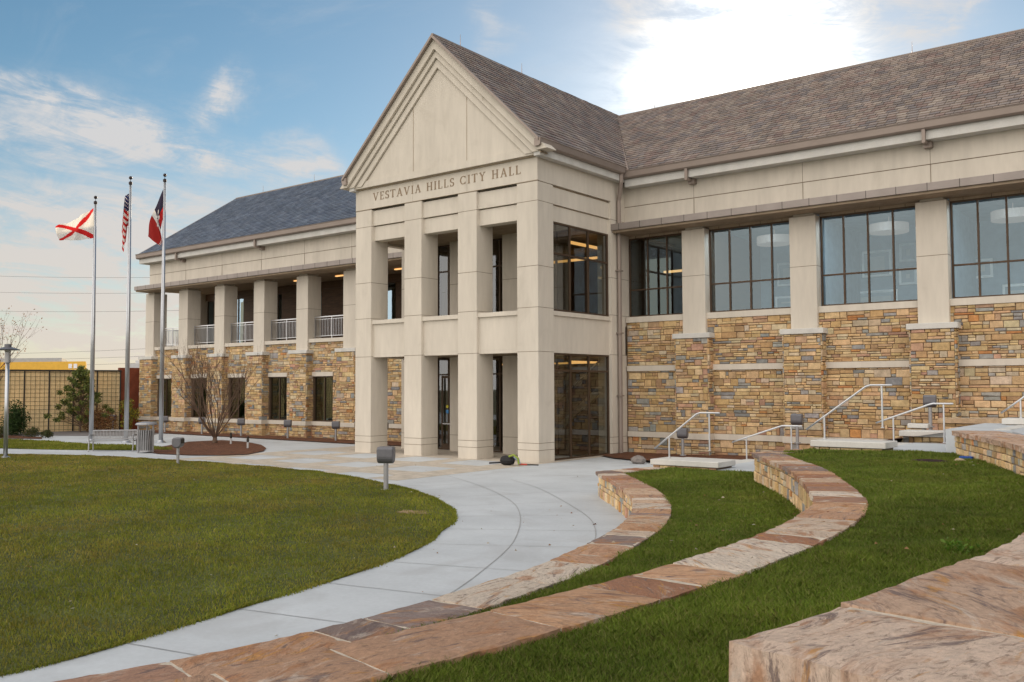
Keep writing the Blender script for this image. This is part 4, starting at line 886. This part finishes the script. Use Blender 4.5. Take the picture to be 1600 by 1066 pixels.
# bench
def bench(loc, rz):
    r = thing('park_bench', 'grey metal bench with slatted back and curved arms on the walk', 'bench', loc, None, rz); ORG[r] = Vector((0, 0, 0)); Lb = .86
    mb = MB()
    for k in range(6): y = -.22+k*.085; mb.box(-Lb, Lb, y, y+.06, .43, .455)
    mb.build('seat', GREYL, r)
    mb = MB(); mb.tube([(-Lb, .30, .84), (Lb, .30, .84)], .028, 8); mb.tube([(-Lb, .26, .50), (Lb, .26, .50)], .02, 8)
    for k in range(29): x = -Lb+.06+k*(2*Lb-.12)/28; mb.box(x-.011, x+.011, .265, .285, .50, .84)
    mb.build('backrest', GREYL, r)
    for s in (-1, 1):
        x = s*Lb; mb = MB(); mb.tube([(x, .32, .0), (x, .27, .45), (x, .30, .84)], .026, 8); mb.tube([(x, -.30, 0), (x, -.25, .42), (x, -.28, .64), (x, -.18, .68), (x, .28, .66)], .026, 8); mb.tube([(x, -.25, .43), (x, .27, .43)], .02, 8); mb.build('leg_frame', GREYL, r)
bench((-36.35, 19.75, 0), .80)
# litter bin
r = thing('litter_bin', 'slatted grey metal litter bin with round hooded lid beside the bench', 'litter bin', (-34.35, 20.05, .012)); ORG[r] = Vector((0, 0, 0))
mb = MB(); n = 22
for k in range(n):
    t0 = 2*math.pi*k/n; rr0, rr1 = .24, .31
    def pr(rr, t, z): return (rr*math.cos(t), rr*math.sin(t), z)
    q = .075
    mb.loft([[pr(r_, t0-q, z), pr(r_, t0+q, z), pr(r_-.02, t0+q, z), pr(r_-.02, t0-q, z)] for r_, z in ((.25, .08), (.27, .5), (.33, .90))])
mb.build('slats', GREYL, r)
mb = MB(); mb.lathe([(.23, .05), (.25, .5), (.29, .86)], (0, 0, 0), 20); mb.build('liner', DARKM, r)
mb = MB(); mb.lathe([(.27, .04), (.29, .04), (.29, .10), (.27, .10)], (0, 0, 0), 22); mb.build('base_ring', GREYL, r)
mb = MB(); mb.lathe([(.40, 1.10), (.42, 1.13), (.36, 1.19), (.15, 1.23), (.01, 1.24)], (0, 0, 0), 24); mb.build('lid', GREYL, r)
for k in range(3): a = 2*math.pi*k/3+.4; mb = MB(); mb.box(.32*math.cos(a)-.025, .32*math.cos(a)+.025, .32*math.sin(a)-.025, .32*math.sin(a)+.025, .0, 1.12); mb.build('post', GREYL, r)
# lamp post
r = thing('street_lamp', 'slim silver lamp post with flat disc hood at the left edge of the lawn', 'lamp post', (-36.0, 15.4, 0)); x, y = -36.0, 15.4
mb = MB(); mb.tube([(x, y, 0), (x, y, 3.75)], [.075, .07], 14); mb.build('pole', POLE, r, smooth=True)
mb = MB(); mb.lathe([(.17, 0), (.17, .04), (.09, .08)], (x, y, 0), 16); mb.build('base_plate', POLE, r)
mb = MB(); mb.lathe([(.10, 3.55), (.10, 3.95), (.12, 4.0)], (x, y, 0), 14); mb.build('lamp_housing', GREYL, r)
mb = MB(); mb.lathe([(.40, 4.02), (.42, 4.04), (.16, 4.13), (.12, 4.14), (.12, 4.24), (.02, 4.25)], (x, y, 0), 22); mb.build('lamp_hood', GREYM, r)
# path light stakes and rock
for (x, y, l) in ((-33.0, 23.9, 'small dark path light standing in the mulch right of the bare tree'), (-36.2, 25.3, 'small dark path light at the back edge of the mulch bed')):
    r = thing('path_light', l, 'path light', (x, y, .03), 'path lights in the mulch'); mb = MB(); mb.tube([(x, y, 0), (x, y, .28)], .045, 10, c=(.45, .45, .45)); mb.build('stake', PLAIN, r); mb = MB(); mb.lathe([(.03, .28), (.06, .32), (.05, .5), (.02, .53)], (x, y, .0), 10); mb.build('lamp_head', DARKM, r)
def rock(name, x, y, z, sx, sy, sz, c, lab, cat='rock', group=None):
    mb = MB(); n, m = 8, 5; rings = []
    for i in range(m+1):
        ph = math.pi*(i/m)*.94+.09; rings.append([(x+sx*math.sin(ph)*math.cos(2*math.pi*k/n)*random.uniform(.8, 1.1), y+sy*math.sin(ph)*math.sin(2*math.pi*k/n)*random.uniform(.8, 1.1), z+sz*math.cos(ph)*random.uniform(.85, 1.05)) for k in range(n)])
    mb.loft(rings, c); o = mb.build(name, LEDGE); tag(o, lab, cat, group); return o
rock('rock', -15.75, 26.9, .12, .30, .2, .17, (.20, .18, .17), 'grey rock lying in the mulch right of the glazed portico side')
# backpack and tool at the column foot
r = thing('backpack', 'black backpack with yellow-green trim dropped at the corner column foot', 'bag', (-18.95, 23.9, 0)); bx_, by_ = -18.95, 23.9
mb = MB(); rings = []
for k, (xx, ry, rz_) in enumerate([(-.26, .06, .05), (-.22, .13, .13), (-.08, .16, .17), (.08, .16, .16), (.2, .13, .13), (.26, .05, .06)]):
    rings.append([(bx_+xx, by_+ry*math.cos(t)*random.uniform(.92, 1.06), .16+rz_*math.sin(t)*random.uniform(.92, 1.08)) for t in np.linspace(0, 2*math.pi, 13)[:-1]])
mb.loft(rings, (.012, .012, .014)); mb.build('body', PLAIN, r)
mb = MB(); mb.tube([(bx_+.15, by_-.13, .30), (bx_+.3, by_-.08, .36), (bx_+.44, by_-.02, .25), (bx_+.46, by_, .06)], .035, 7, (.25, .32, .05)); mb.tube([(bx_+.2, by_+.08, .25), (bx_+.36, by_+.1, .2), (bx_+.42, by_+.08, .05)], .05, 7, (.30, .36, .45)); mb.build('strap', PLAIN, r)
mb = MB(); mb.tube([(bx_-.70, by_-.1, .05), (bx_-.18, by_-.04, .09)], .028, 7, (.015, .015, .02)); o = mb.build('umbrella', PLAIN); tag(o, 'rolled black umbrella lying left of the backpack', 'umbrella')
mb = MB(); mb.tube([(bx_+.38, by_+.1, .05), (bx_+.62, by_+.24, .04)], .025, 7, (.5, .05, .03)); mb.tube([(bx_+.62, by_+.24, .04), (bx_+.95, by_+.42, .03)], .02, 7, (.02, .02, .02)); o = mb.build('hand_tool', PLAIN); tag(o, 'short red and black tool lying right of the backpack', 'tool')
# ---------------------------------------------------------------- plants
def limb(mb, p, d, L, r, depth, rng, spread=.35, upw=.25, kids=(2, 3), tips=None):
    pts = [p]; n = 4; dd = d.normalized()
    for k in range(n):
        dd = (dd+Vector((rng.uniform(-.12, .12), rng.uniform(-.12, .12), rng.uniform(-.05, .10)+upw*.08))).normalized(); pts.append(pts[-1]+dd*L/n)
    mb.tube(pts, [r*(1-.45*k/n) for k in range(n+1)], 5 if r < .02 else 7, cap=False)
    if tips is not None and depth <= 1: tips.append(pts[-1]); tips.append(pts[-2])
    if depth == 0: return
    for k in range(rng.randint(*kids)):
        a = rng.uniform(0, 2*math.pi); q = dd.orthogonal().normalized(); q2 = dd.cross(q); nd_ = (dd+(q*math.cos(a)+q2*math.sin(a))*rng.uniform(.6, 1.2)*spread+Vector((0, 0, upw))).normalized()
        limb(mb, pts[rng.randint(2, n)], nd_, L*rng.uniform(.6, .85), r*.58, depth-1, rng, spread, upw, kids, tips)
def bare_tree(name, base, stems, H_, spr, lab, seed, r0=.045, depth=4, cat='tree'):
    rng = random.Random(seed); r = thing(name, lab, cat, base); b = Vector(base); mb = MB(); mb.tube([b-Vector((0, 0, .1)), b+Vector((0, 0, .12)), b+Vector((0, 0, .35))], [.13, .11, .08], 9); mb.build('trunk', BARK, r, smooth=True)
    mb = MB(); tips = []
    for k in range(stems):
        a = 2*math.pi*k/stems+rng.uniform(-.3, .3); t = rng.uniform(.15, 1)*spr
        limb(mb, b+Vector((math.cos(a)*.05, math.sin(a)*.05, .25)), Vector((math.cos(a)*t, math.sin(a)*t, 1)), H_*rng.uniform(.36, .46), r0*rng.uniform(.7, 1), depth, rng, .42, .22, (2, 3), tips)
    mb.build('crown', BARK, r, fix=False); return r, tips
bare_tree('bare_tree', (-37.3, 25.2, .03), 17, 4.1, 1.0, 'bare multi-stemmed tree in the mulch bed before the left wing', 3, .034, 4)
def leaves(centres, rad, n, size, cols, seed, flat=1.):
    rs = np.random.RandomState(seed); C = np.array([list(c) for c in centres]); k = rs.randint(0, len(C), n)
    off = rs.normal(size=(n, 3)); off /= np.linalg.norm(off, axis=1)[:, None]; off *= (rs.uniform(0, 1, n)**.5)[:, None]*np.array(rad)[k % len(rad)][:, None] if hasattr(rad, '__len__') else (rs.uniform(0, 1, n)**.5)[:, None]*rad
    off[:, 2] *= flat; P0 = C[k]+off; a = rs.normal(size=(n, 3)); a /= np.linalg.norm(a, axis=1)[:, None]; b = np.cross(a, rs.normal(size=(n, 3))); b /= np.linalg.norm(b, axis=1)[:, None]
    s = size*rs.uniform(.6, 1.4, n)[:, None]
    Q = np.stack([P0-a*s, P0+b*s*.45, P0+a*s, P0-b*s*.45], 1); cc = np.array(cols)[rs.randint(0, len(cols), n)]*rs.uniform(.75, 1.25, (n, 1)); return Q, cc
r, tips = bare_tree('leafless_tree', (-52.5, 21.0, 0), 4, 5.6, .35, 'tall thin tree with a few orange leaves at the left edge', 8, .05, 4)
Q, cc = leaves(tips, .25, 700, .05, [(.30, .10, .03), (.22, .12, .04)], 4); tris('leaf_cluster', Q, cc, LEAF, r)
def shrub(name, base, centres, rad, n, size, cols, lab, seed, cat='shrub', flat=1., stem=True, group=None):
    r = thing(name, lab, cat, base, group); C = [(base[0]+c[0], base[1]+c[1], base[2]+c[2]) for c in centres]
    if stem: mb = MB(); mb.tube([base, C[-1]], [.06, .02], 7); [mb.tube([(base[0], base[1], base[2]+.1+c[2]*.3), (base[0]+c[0], base[1]+c[1], base[2]+c[2])], [.025, .008], 5) for c in centres[::2]]; mb.build('trunk', BARK, r, fix=False)
    Q, cc = leaves(C, rad, n, size, cols, seed, flat); tris('foliage', Q, cc, LEAF, r); return r
rg = random.Random(4)
shrub('clipped_bush', (-53.9, 23.5, 0), [(0, 0, .5), (0, 0, 1.0), (0, 0, 1.4), (.25, 0, .5), (-.25, .1, .5), (0, .25, .9), (0, -.25, .6)], .62, 5200, .055, [(.04, .075, .02), (.055, .10, .025), (.03, .05, .015)], 'dome-clipped dark green bush at the left by the screen', 31)
pc = []
for k in range(75):
    z = .7+3.0*(k/75); rr = 1.9*(1-k/77)**.7*(1.1 if k % 3 else .6); a = k*2.4; pc.append((rr*math.cos(a)*rg.uniform(.5, 1), rr*math.sin(a)*rg.uniform(.5, 1), z))
pc.append((0, 0, 3.8))
shrub('pine_tree', (-53.8, 27.2, 0), pc, .23, 5200, .075, [(.11, .15, .035), (.16, .19, .045), (.20, .21, .05), (.07, .09, .03)], 'young loose pine standing before the screen wall', 33, 'tree', .7)
shrub('russet_shrub', (-53.0, 28.0, 0), [(-.5, -.2, .6), (.2, .2, .7), (.7, 0, .5), (0, -.4, 1.1), (-.9, .1, .5), (0, 0, .8)], .7, 2600, .06, [(.26, .12, .05), (.20, .09, .04), (.28, .17, .07)], 'russet twiggy shrub at the foot of the young pine', 35)
shrub('yellow_shrub', (-52.2, 29.2, 0), [(0, 0, .5), (.2, .3, 1.0), (-.3, .1, 1.3), (0, 0, 1.6)], .45, 1300, .06, [(.30, .26, .03), (.12, .14, .03)], 'yellow-tipped thin shrub behind the left flagpole', 36)
for i, (x, y, sc_, l) in enumerate(((-51.5, 21.5, .9, 'low dark shrub nearest the lamp post in the far mulch'), (-50.6, 22.9, .8, 'low wide shrub in the middle of the far mulch'), (-48.9, 22.9, .55, 'small round shrub at the right end of the far mulch'))):
    shrub('low_shrub', (x, y, 0), [(-.3*sc_, 0, .2), (.3*sc_, 0, .25), (0, .2, .35*sc_)], .36*sc_, 700, .05, [(.05, .07, .02), (.09, .08, .03)], l, 40+i, stem=False, group='low shrubs in the far mulch')
shrub('weed', (-1.89, 8.58, 1.15), [(0, 0, .04), (.08, .05, .05), (-.08, .02, .04), (.02, -.08, .06)], .10, 130, .025, [(.10, .20, .02), (.14, .24, .03)], 'bright green weed growing in the grass by the top wall', 50, 'weed', stem=False)
# debris on the grass
def debris(name, x, y, z, s, c, lab, cat, flat=.3, group=None): return rock(name, x, y, z+.01, s, s*.7, s*flat, c, lab, cat, group)
debris('mulch_heap', -4.5, 18.2, 1.17, .42, (.03, .014, .01), 'dark patch of bare mulch in the grass below the top wall', 'mulch heap', .1)
o = MB(); o.box(-4.15, -3.93, 18.95, 19.1, 1.18, 1.24, (.02, .10, .45)); tag(o.build('wrapper', PLAIN), 'blue wrapper lying on the grass near the mulch patch', 'litter')
debris('stone', -4.0, 18.3, 1.17, .13, (.40, .30, .20), 'largest tan stone beside the mulch patch', 'stone', .6)
debris('stone', -3.75, 18.15, 1.17, .09, (.5, .45, .35), 'small pale stone right of the mulch patch', 'stone', .4)
for i, (u, v, z, l) in enumerate(((-14.2, 14.2, .015, 0), (-3.3, 8.0, 1.17, 1))): pass
pa = [(-13.4+.42*math.cos(t)*random.uniform(.7, 1.1), 13.75+.3*math.sin(t)*random.uniform(.7, 1.1)) for t in np.linspace(0, 2*math.pi, 15)[:-1]]
sheet('bare_soil', pa, .022, mat('bare_soil', (.30, .21, .12), .95))
rs = np.random.RandomState(77); PP = []
for (x0, x1, y0, y1, z, n) in ((-24, -9.5, 5, 17, .05, 150), (-36, -22, 6, 17, .05, 130), (-5.2, -1.6, 4.5, 18, 1.21, 60), (-9, -4.6, 9, 18, .60, 30), (-30, -14, 19, 24, .012, 30), (-8.5, -7, 6, 13, .012, 8)):
    for k in range(n): PP.append((rs.uniform(x0, x1), rs.uniform(y0, y1), z))
PP = np.array(PP); n = len(PP); a = rs.uniform(0, 2*math.pi, n); sz = rs.uniform(.012, .032, n)
ca, sa = np.cos(a)*sz, np.sin(a)*sz; Z = np.zeros(n); up_ = rs.uniform(0, .02, n)
Q = np.stack([PP+np.stack([-ca, -sa, Z], 1), PP+np.stack([-sa*.5, ca*.5, up_], 1), PP+np.stack([ca, sa, Z], 1), PP+np.stack([sa*.5, -ca*.5, Z], 1)], 1)
tag(tris('scattered_leaves', Q, np.array([(.30, .17, .08), (.45, .38, .28), (.22, .09, .04), (.5, .46, .36)])[rs.randint(0, 4, n)], LEAF), kind='stuff')
# ---------------------------------------------------------------- background at left
def fnd(x): return x
r = thing('screen_wall', 'long tan screen wall of gridded wire panels with dark posts', 'screen wall', (-60, 24, 0)); A = np.array([-64.0, 5.0]); B = np.array([-54.55, 30.05]); dv = (B-A)/np.linalg.norm(B-A); nv = np.array([dv[1], -dv[0]]); LL = np.linalg.norm(B-A)
A = np.array([-59.0, 18.5]); A0 = B-dv*0; 
def along(t, o=0): return B-dv*t+nv*o
def slab(mb, t0, t1, z0, z1, o0, o1, c=(1, 1, 1), m=0):
    q = [along(t0, o0), along(t1, o0), along(t1, o1), along(t0, o1)]; mb.prism([tuple(p) for p in q], z0, z1, c, m, True)
pn = 0; t = 0; HF = 3.62
while t < 26:
    mb = MB(); slab(mb, t+.04, t+1.28, -.2, HF, -.02, .02); mb.build('screen_panel', MESHP, r)
    mb = MB(); slab(mb, t-.035, t+.035, -.2, HF+.03, -.05, .09); mb.build('post', DARKM, r)
    mb = MB()
    for z in np.arange(.1, HF, .245): slab(mb, t+.04, t+1.28, z, z+.016, .05, .066)
    for q in np.arange(.25, 1.2, .245): slab(mb, t+q, t+q+.016, 0, HF, .05, .066)
    mb.build('wire_grid', DARKM, r); t += 1.32
mb = MB(); slab(mb, -.05, 26, HF, HF+.09, -.08, .10); mb.build('coping', DARKM, r)
mb = MB(); p = [(-54.5, 30.1), (-53.2, 33.5), (-53.5, 33.8), (-54.9, 30.3)]; mb.prism([(-54.55, 30.0), (-53.95, 33.2), (-54.3, 33.3), (-54.95, 30.1)], -.2, 3.86); mb.box(-60, -53, 33.2, 33.6, -.2, 3.88); o = mb.build('brick_wall', BRICK); tag(o, 'dark red brick wall between the screen wall and the left wing', 'brick wall')
# yellow lit building beyond
r = thing('yellow_building', 'yellow flat-roofed building showing above the screen wall', 'building', (-100, 45, 0))
mb = MB(); mb.prism([(-122, 32), (-92.5, 47.2), (-101.5, 51.9), (-131, 38)], 0, 5.35, (.72, .42, .06)); mb.build('wall', PLAIN, r)
mb = MB(); mb.prism([(-116, 35.6), (-95.5, 46.2), (-102.5, 50.2), (-124, 40)], 5.36, 5.75, (.35, .37, .40)); mb.build('roof', PLAIN, r)
mb = MB(); q0 = np.array([-93.0, 46.95]); dd = np.array([-27.5, -14.2]); dd /= np.linalg.norm(dd); nn_ = np.array([-dd[1], dd[0]])
if nn_[1] > 0: nn_ = -nn_
for k in range(2):
    for j in range(2): a_ = q0+dd*(.4+k*.6); b_ = a_+dd*.4; mb.prism([tuple(a_), tuple(b_), tuple(b_+nn_*.05), tuple(a_+nn_*.05)], 4.05+j*.6, 4.5+j*.6, (.8, .8, .85))
mb.build('window', PLAIN, r)
mb = MB(); mb.box(-84, -80.8, 47, 50, 0, 4.95, (.45, .45, .47)); mb.box(-83.5, -82, 47.5, 48.5, 4.95, 5.25, (.5, .5, .5)); o = mb.build('rooftop_shed', PLAIN); tag(o, 'pale grey roof showing just above the screen between two flagpoles', 'building')
# power lines
def wire(a, b, sag, lab):
    mb = MB(); n = 24; mb.tube([(a[0]+(b[0]-a[0])*k/n, a[1]+(b[1]-a[1])*k/n, a[2]+(b[2]-a[2])*k/n-sag*4*(k/n)*(1-k/n)) for k in range(n+1)], .016, 4, c=(.03, .02, .02), cap=False); o = mb.build('power_line', PLAIN, fix=False); tag(o, lab, 'power line', 'power lines across the left sky')
for z0, z1, l in ((18.2, 13.2, 'highest power line crossing the left sky'), (15.9, 11.8, 'second highest power line crossing the left sky'), (13.2, 10.2, 'third power line from the top in the left sky'), (6.6, 7.2, 'uppermost of the low cables above the yellow building'), (5.9, 6.4, 'middle low cable crossing above the screen wall'), (5.2, 5.7, 'lowest cable just above the screen wall')):
    wire((-150, 40, z0+1), (-68, 56, z1), .8, l)
# poles for the lines, beyond the frame
for (x, y, h, l) in ((-150, 40, 20, 'wooden utility pole far to the left'), (-68, 56, 14.5, 'wooden utility pole hidden behind the left wing')):
    mb = MB(); mb.tube([(x, y, -.1), (x, y, h)], [.17, .11], 9); mb.box(x-1.2, x+1.2, y-.06, y+.06, h-1.3, h-1.15); tag(mb.build('utility_pole', BARK), l, 'utility pole')
# ---------------------------------------------------------------- grass blades
from math import pi
def inpoly(px, py, poly):
    poly = np.array(poly); c = np.zeros(len(px), bool); j = len(poly)-1
    for i in range(len(poly)):
        xi, yi = poly[i]; xj, yj = poly[j]; k = ((yi > py) != (yj > py)) & (px < (xj-xi)*(py-yi)/(yj-yi+1e-12)+xi); c ^= k; j = i
    return c
def blades(name, px, py, pz, hgt, wid, cols, seed, lean=.5, straw_flare=0):
    rs = np.random.RandomState(seed); n = len(px); cf = np.sin(px*2.1+1.3*np.sin(py*1.7))*np.sin(py*2.6+1.1*np.sin(px*1.3))+.5*np.sin(px*6.3+py*1.1)*np.sin(py*5.1-px); a = rs.uniform(0, 2*pi, n); h = hgt*rs.uniform(.55, 1.25, n)*(1+.28*cf); w = wid*rs.uniform(.7, 1.3, n); la = rs.uniform(0, 2*pi, n); ln = h*rs.uniform(.1, lean*1.4, n)
    P0 = np.stack([px, py, pz], 1); d = np.stack([np.cos(a), np.sin(a), np.zeros(n)], 1)*w[:, None]/2; ld = np.stack([np.cos(la), np.sin(la), np.zeros(n)], 1)
    mid = P0+ld*(ln*.35)[:, None]+np.stack([0*h, 0*h, h*.6], 1); tip = P0+ld*ln[:, None]+np.stack([0*h, 0*h, h], 1)
    Q = np.stack([P0-d, P0+d, mid+d*.8, tip, mid-d*.8], 1); cc = np.array(cols)[rs.choice(len(cols), n)]*rs.uniform(.88, 1.12, (n, 1))*(1+.08*cf[:, None]*np.array([1.3, 1, .6]))
    if straw_flare:
        pt = np.sin(px*.9+1.7*np.sin(py*.55))*np.sin(py*.8+1.4*np.sin(px*.6))+.6*np.sin(px*2.3+2*np.sin(py*1.9))*np.sin(py*2.9); f = np.clip((.28+.30*pt-(px+24)*.022)*straw_flare, 0, .75)*(rs.uniform(0, 1, n) < .75); cc = cc*(1-f[:, None])+np.array([.36, .25, .07])*f[:, None]  # straw patches, plus flare warmth painted in, growing towards the left
    o = tris(name, Q, cc, GRASS); tag(o, kind='stuff'); return o
GC = [(.14, .20, .022), (.155, .215, .026), (.115, .18, .02), (.17, .215, .034), (.21, .21, .06)]
GO = [(.21, .23, .03), (.235, .24, .034), (.185, .215, .026), (.27, .25, .05), (.17, .215, .023)]
rs = np.random.RandomState(9)
def lawnpts(poly, n, dens_d):
    P_ = np.array(poly); lo, hi = P_.min(0), P_.max(0); px = rs.uniform(lo[0], hi[0], n); py = rs.uniform(lo[1], hi[1], n); d = np.hypot(px, py)
    # keep what the view covers, fewer blades with distance
    ang = np.arctan2(px, py)-YAW; k = (np.abs(ang) < .62) & (rs.uniform(0, 1, n) < np.clip((dens_d/d)**1.3, 0, 1)); px, py = px[k], py[k]; k = inpoly(px, py, poly); return px[k], py[k]
px, py = lawnpts(lawn_poly, 1500000, 9)
d = np.hypot(px, py); blades('lawn_grass', px, py, np.full(len(px), .010), .032+.0006*d, .0030+.00065*d, GO, 1, .6, 1.)
ne = 26000; te = rs.uniform(0, lawnc.L, ne); ep = np.array([lawnc.at(t) for t in te]); en = np.array([lawnc.n(t) for t in te]); ep = ep+en*(rs.normal(0, .022, ne)*(1+.8*np.sin(te*3.1)))[:, None]; ed = np.hypot(ep[:, 0], ep[:, 1]); blades('lawn_edge_grass', ep[:, 0], ep[:, 1], np.full(ne, .004), .035+.0006*ed, .003+.0007*ed, GO, 12, .9, 1.)
def terpts(rows, n):
    G = np.array(rows); K, J = G.shape[0]-1, G.shape[1]-1; u = rs.uniform(0, K, n); v = rs.uniform(0, J, n)
    ar = np.array([np.linalg.norm(G[k, 0]-G[k+1, 0])*.5+np.linalg.norm(G[k, J]-G[k+1, J])*.5 for k in range(K)])*np.array([np.linalg.norm(G[k, 0]-G[k, J]) for k in range(K)])
    dd = np.array([np.hypot(*G[k, J//2, :2]) for k in range(K)]); wgt = ar*np.clip((6/dd)**1.4, 0, 1); u = rs.choice(K, n, p=wgt/wgt.sum())+rs.uniform(0, 1, n)
    i = u.astype(int); j = np.minimum(v.astype(int), J-1); fu, fv = (u-i)[:, None], (v-j)[:, None]
    return (G[i, j]*(1-fu)+G[i+1, j]*fu)*(1-fv)+(G[i, j+1]*(1-fu)+G[i+1, j+1]*fu)*fv
for nm, T_, n, sd in (('lower_terrace_grass', T1, 240000, 2), ('middle_terrace_grass', T2, 470000, 3)):
    Pp = terpts(T_, n); d = np.hypot(Pp[:, 0], Pp[:, 1]); ang = np.arctan2(Pp[:, 0], Pp[:, 1])-YAW; k = (np.abs(ang) < .66) & (Pp[:, 1] > 1.); Pp = Pp[k]; d = d[k]
    blades(nm, Pp[:, 0], Pp[:, 1], Pp[:, 2]-.004, (.050+.0004*d), .0020+.00075*d, GC, sd, .7, .5)
for poly, z, nm, n, sd in (([(e[0], e[1]) for e in e1], .53, 'terrace_end_grass', 9000, 4), ([(-7.65, 19.1), (-7.5, 20.4), (-4.6, 20.6), (-4.55, 20.35)], 1.14, 'terrace_corner_grass', 9000, 5)):
    P_ = np.array(poly); lo, hi = P_.min(0), P_.max(0); px = rs.uniform(lo[0], hi[0], n); py = rs.uniform(lo[1], hi[1], n); k = inpoly(px, py, poly); blades(nm, px[k], py[k], np.full(k.sum(), z), .07, .02, GC, sd)
sl_poly = [tuple(g2.at(t)) for t in np.linspace(0, g2.L, 24)]+[(-36.2, 22.3), (-38.6, 22.4), (-42.0, 21.5), (-45.8, 21.6), (-56, 20), (-62, 17.5)]
px, py = lawnpts(sl_poly, 90000, 60); blades('side_lawn_grass', px, py, np.full(len(px), .01), .06, .035, GO, 6)
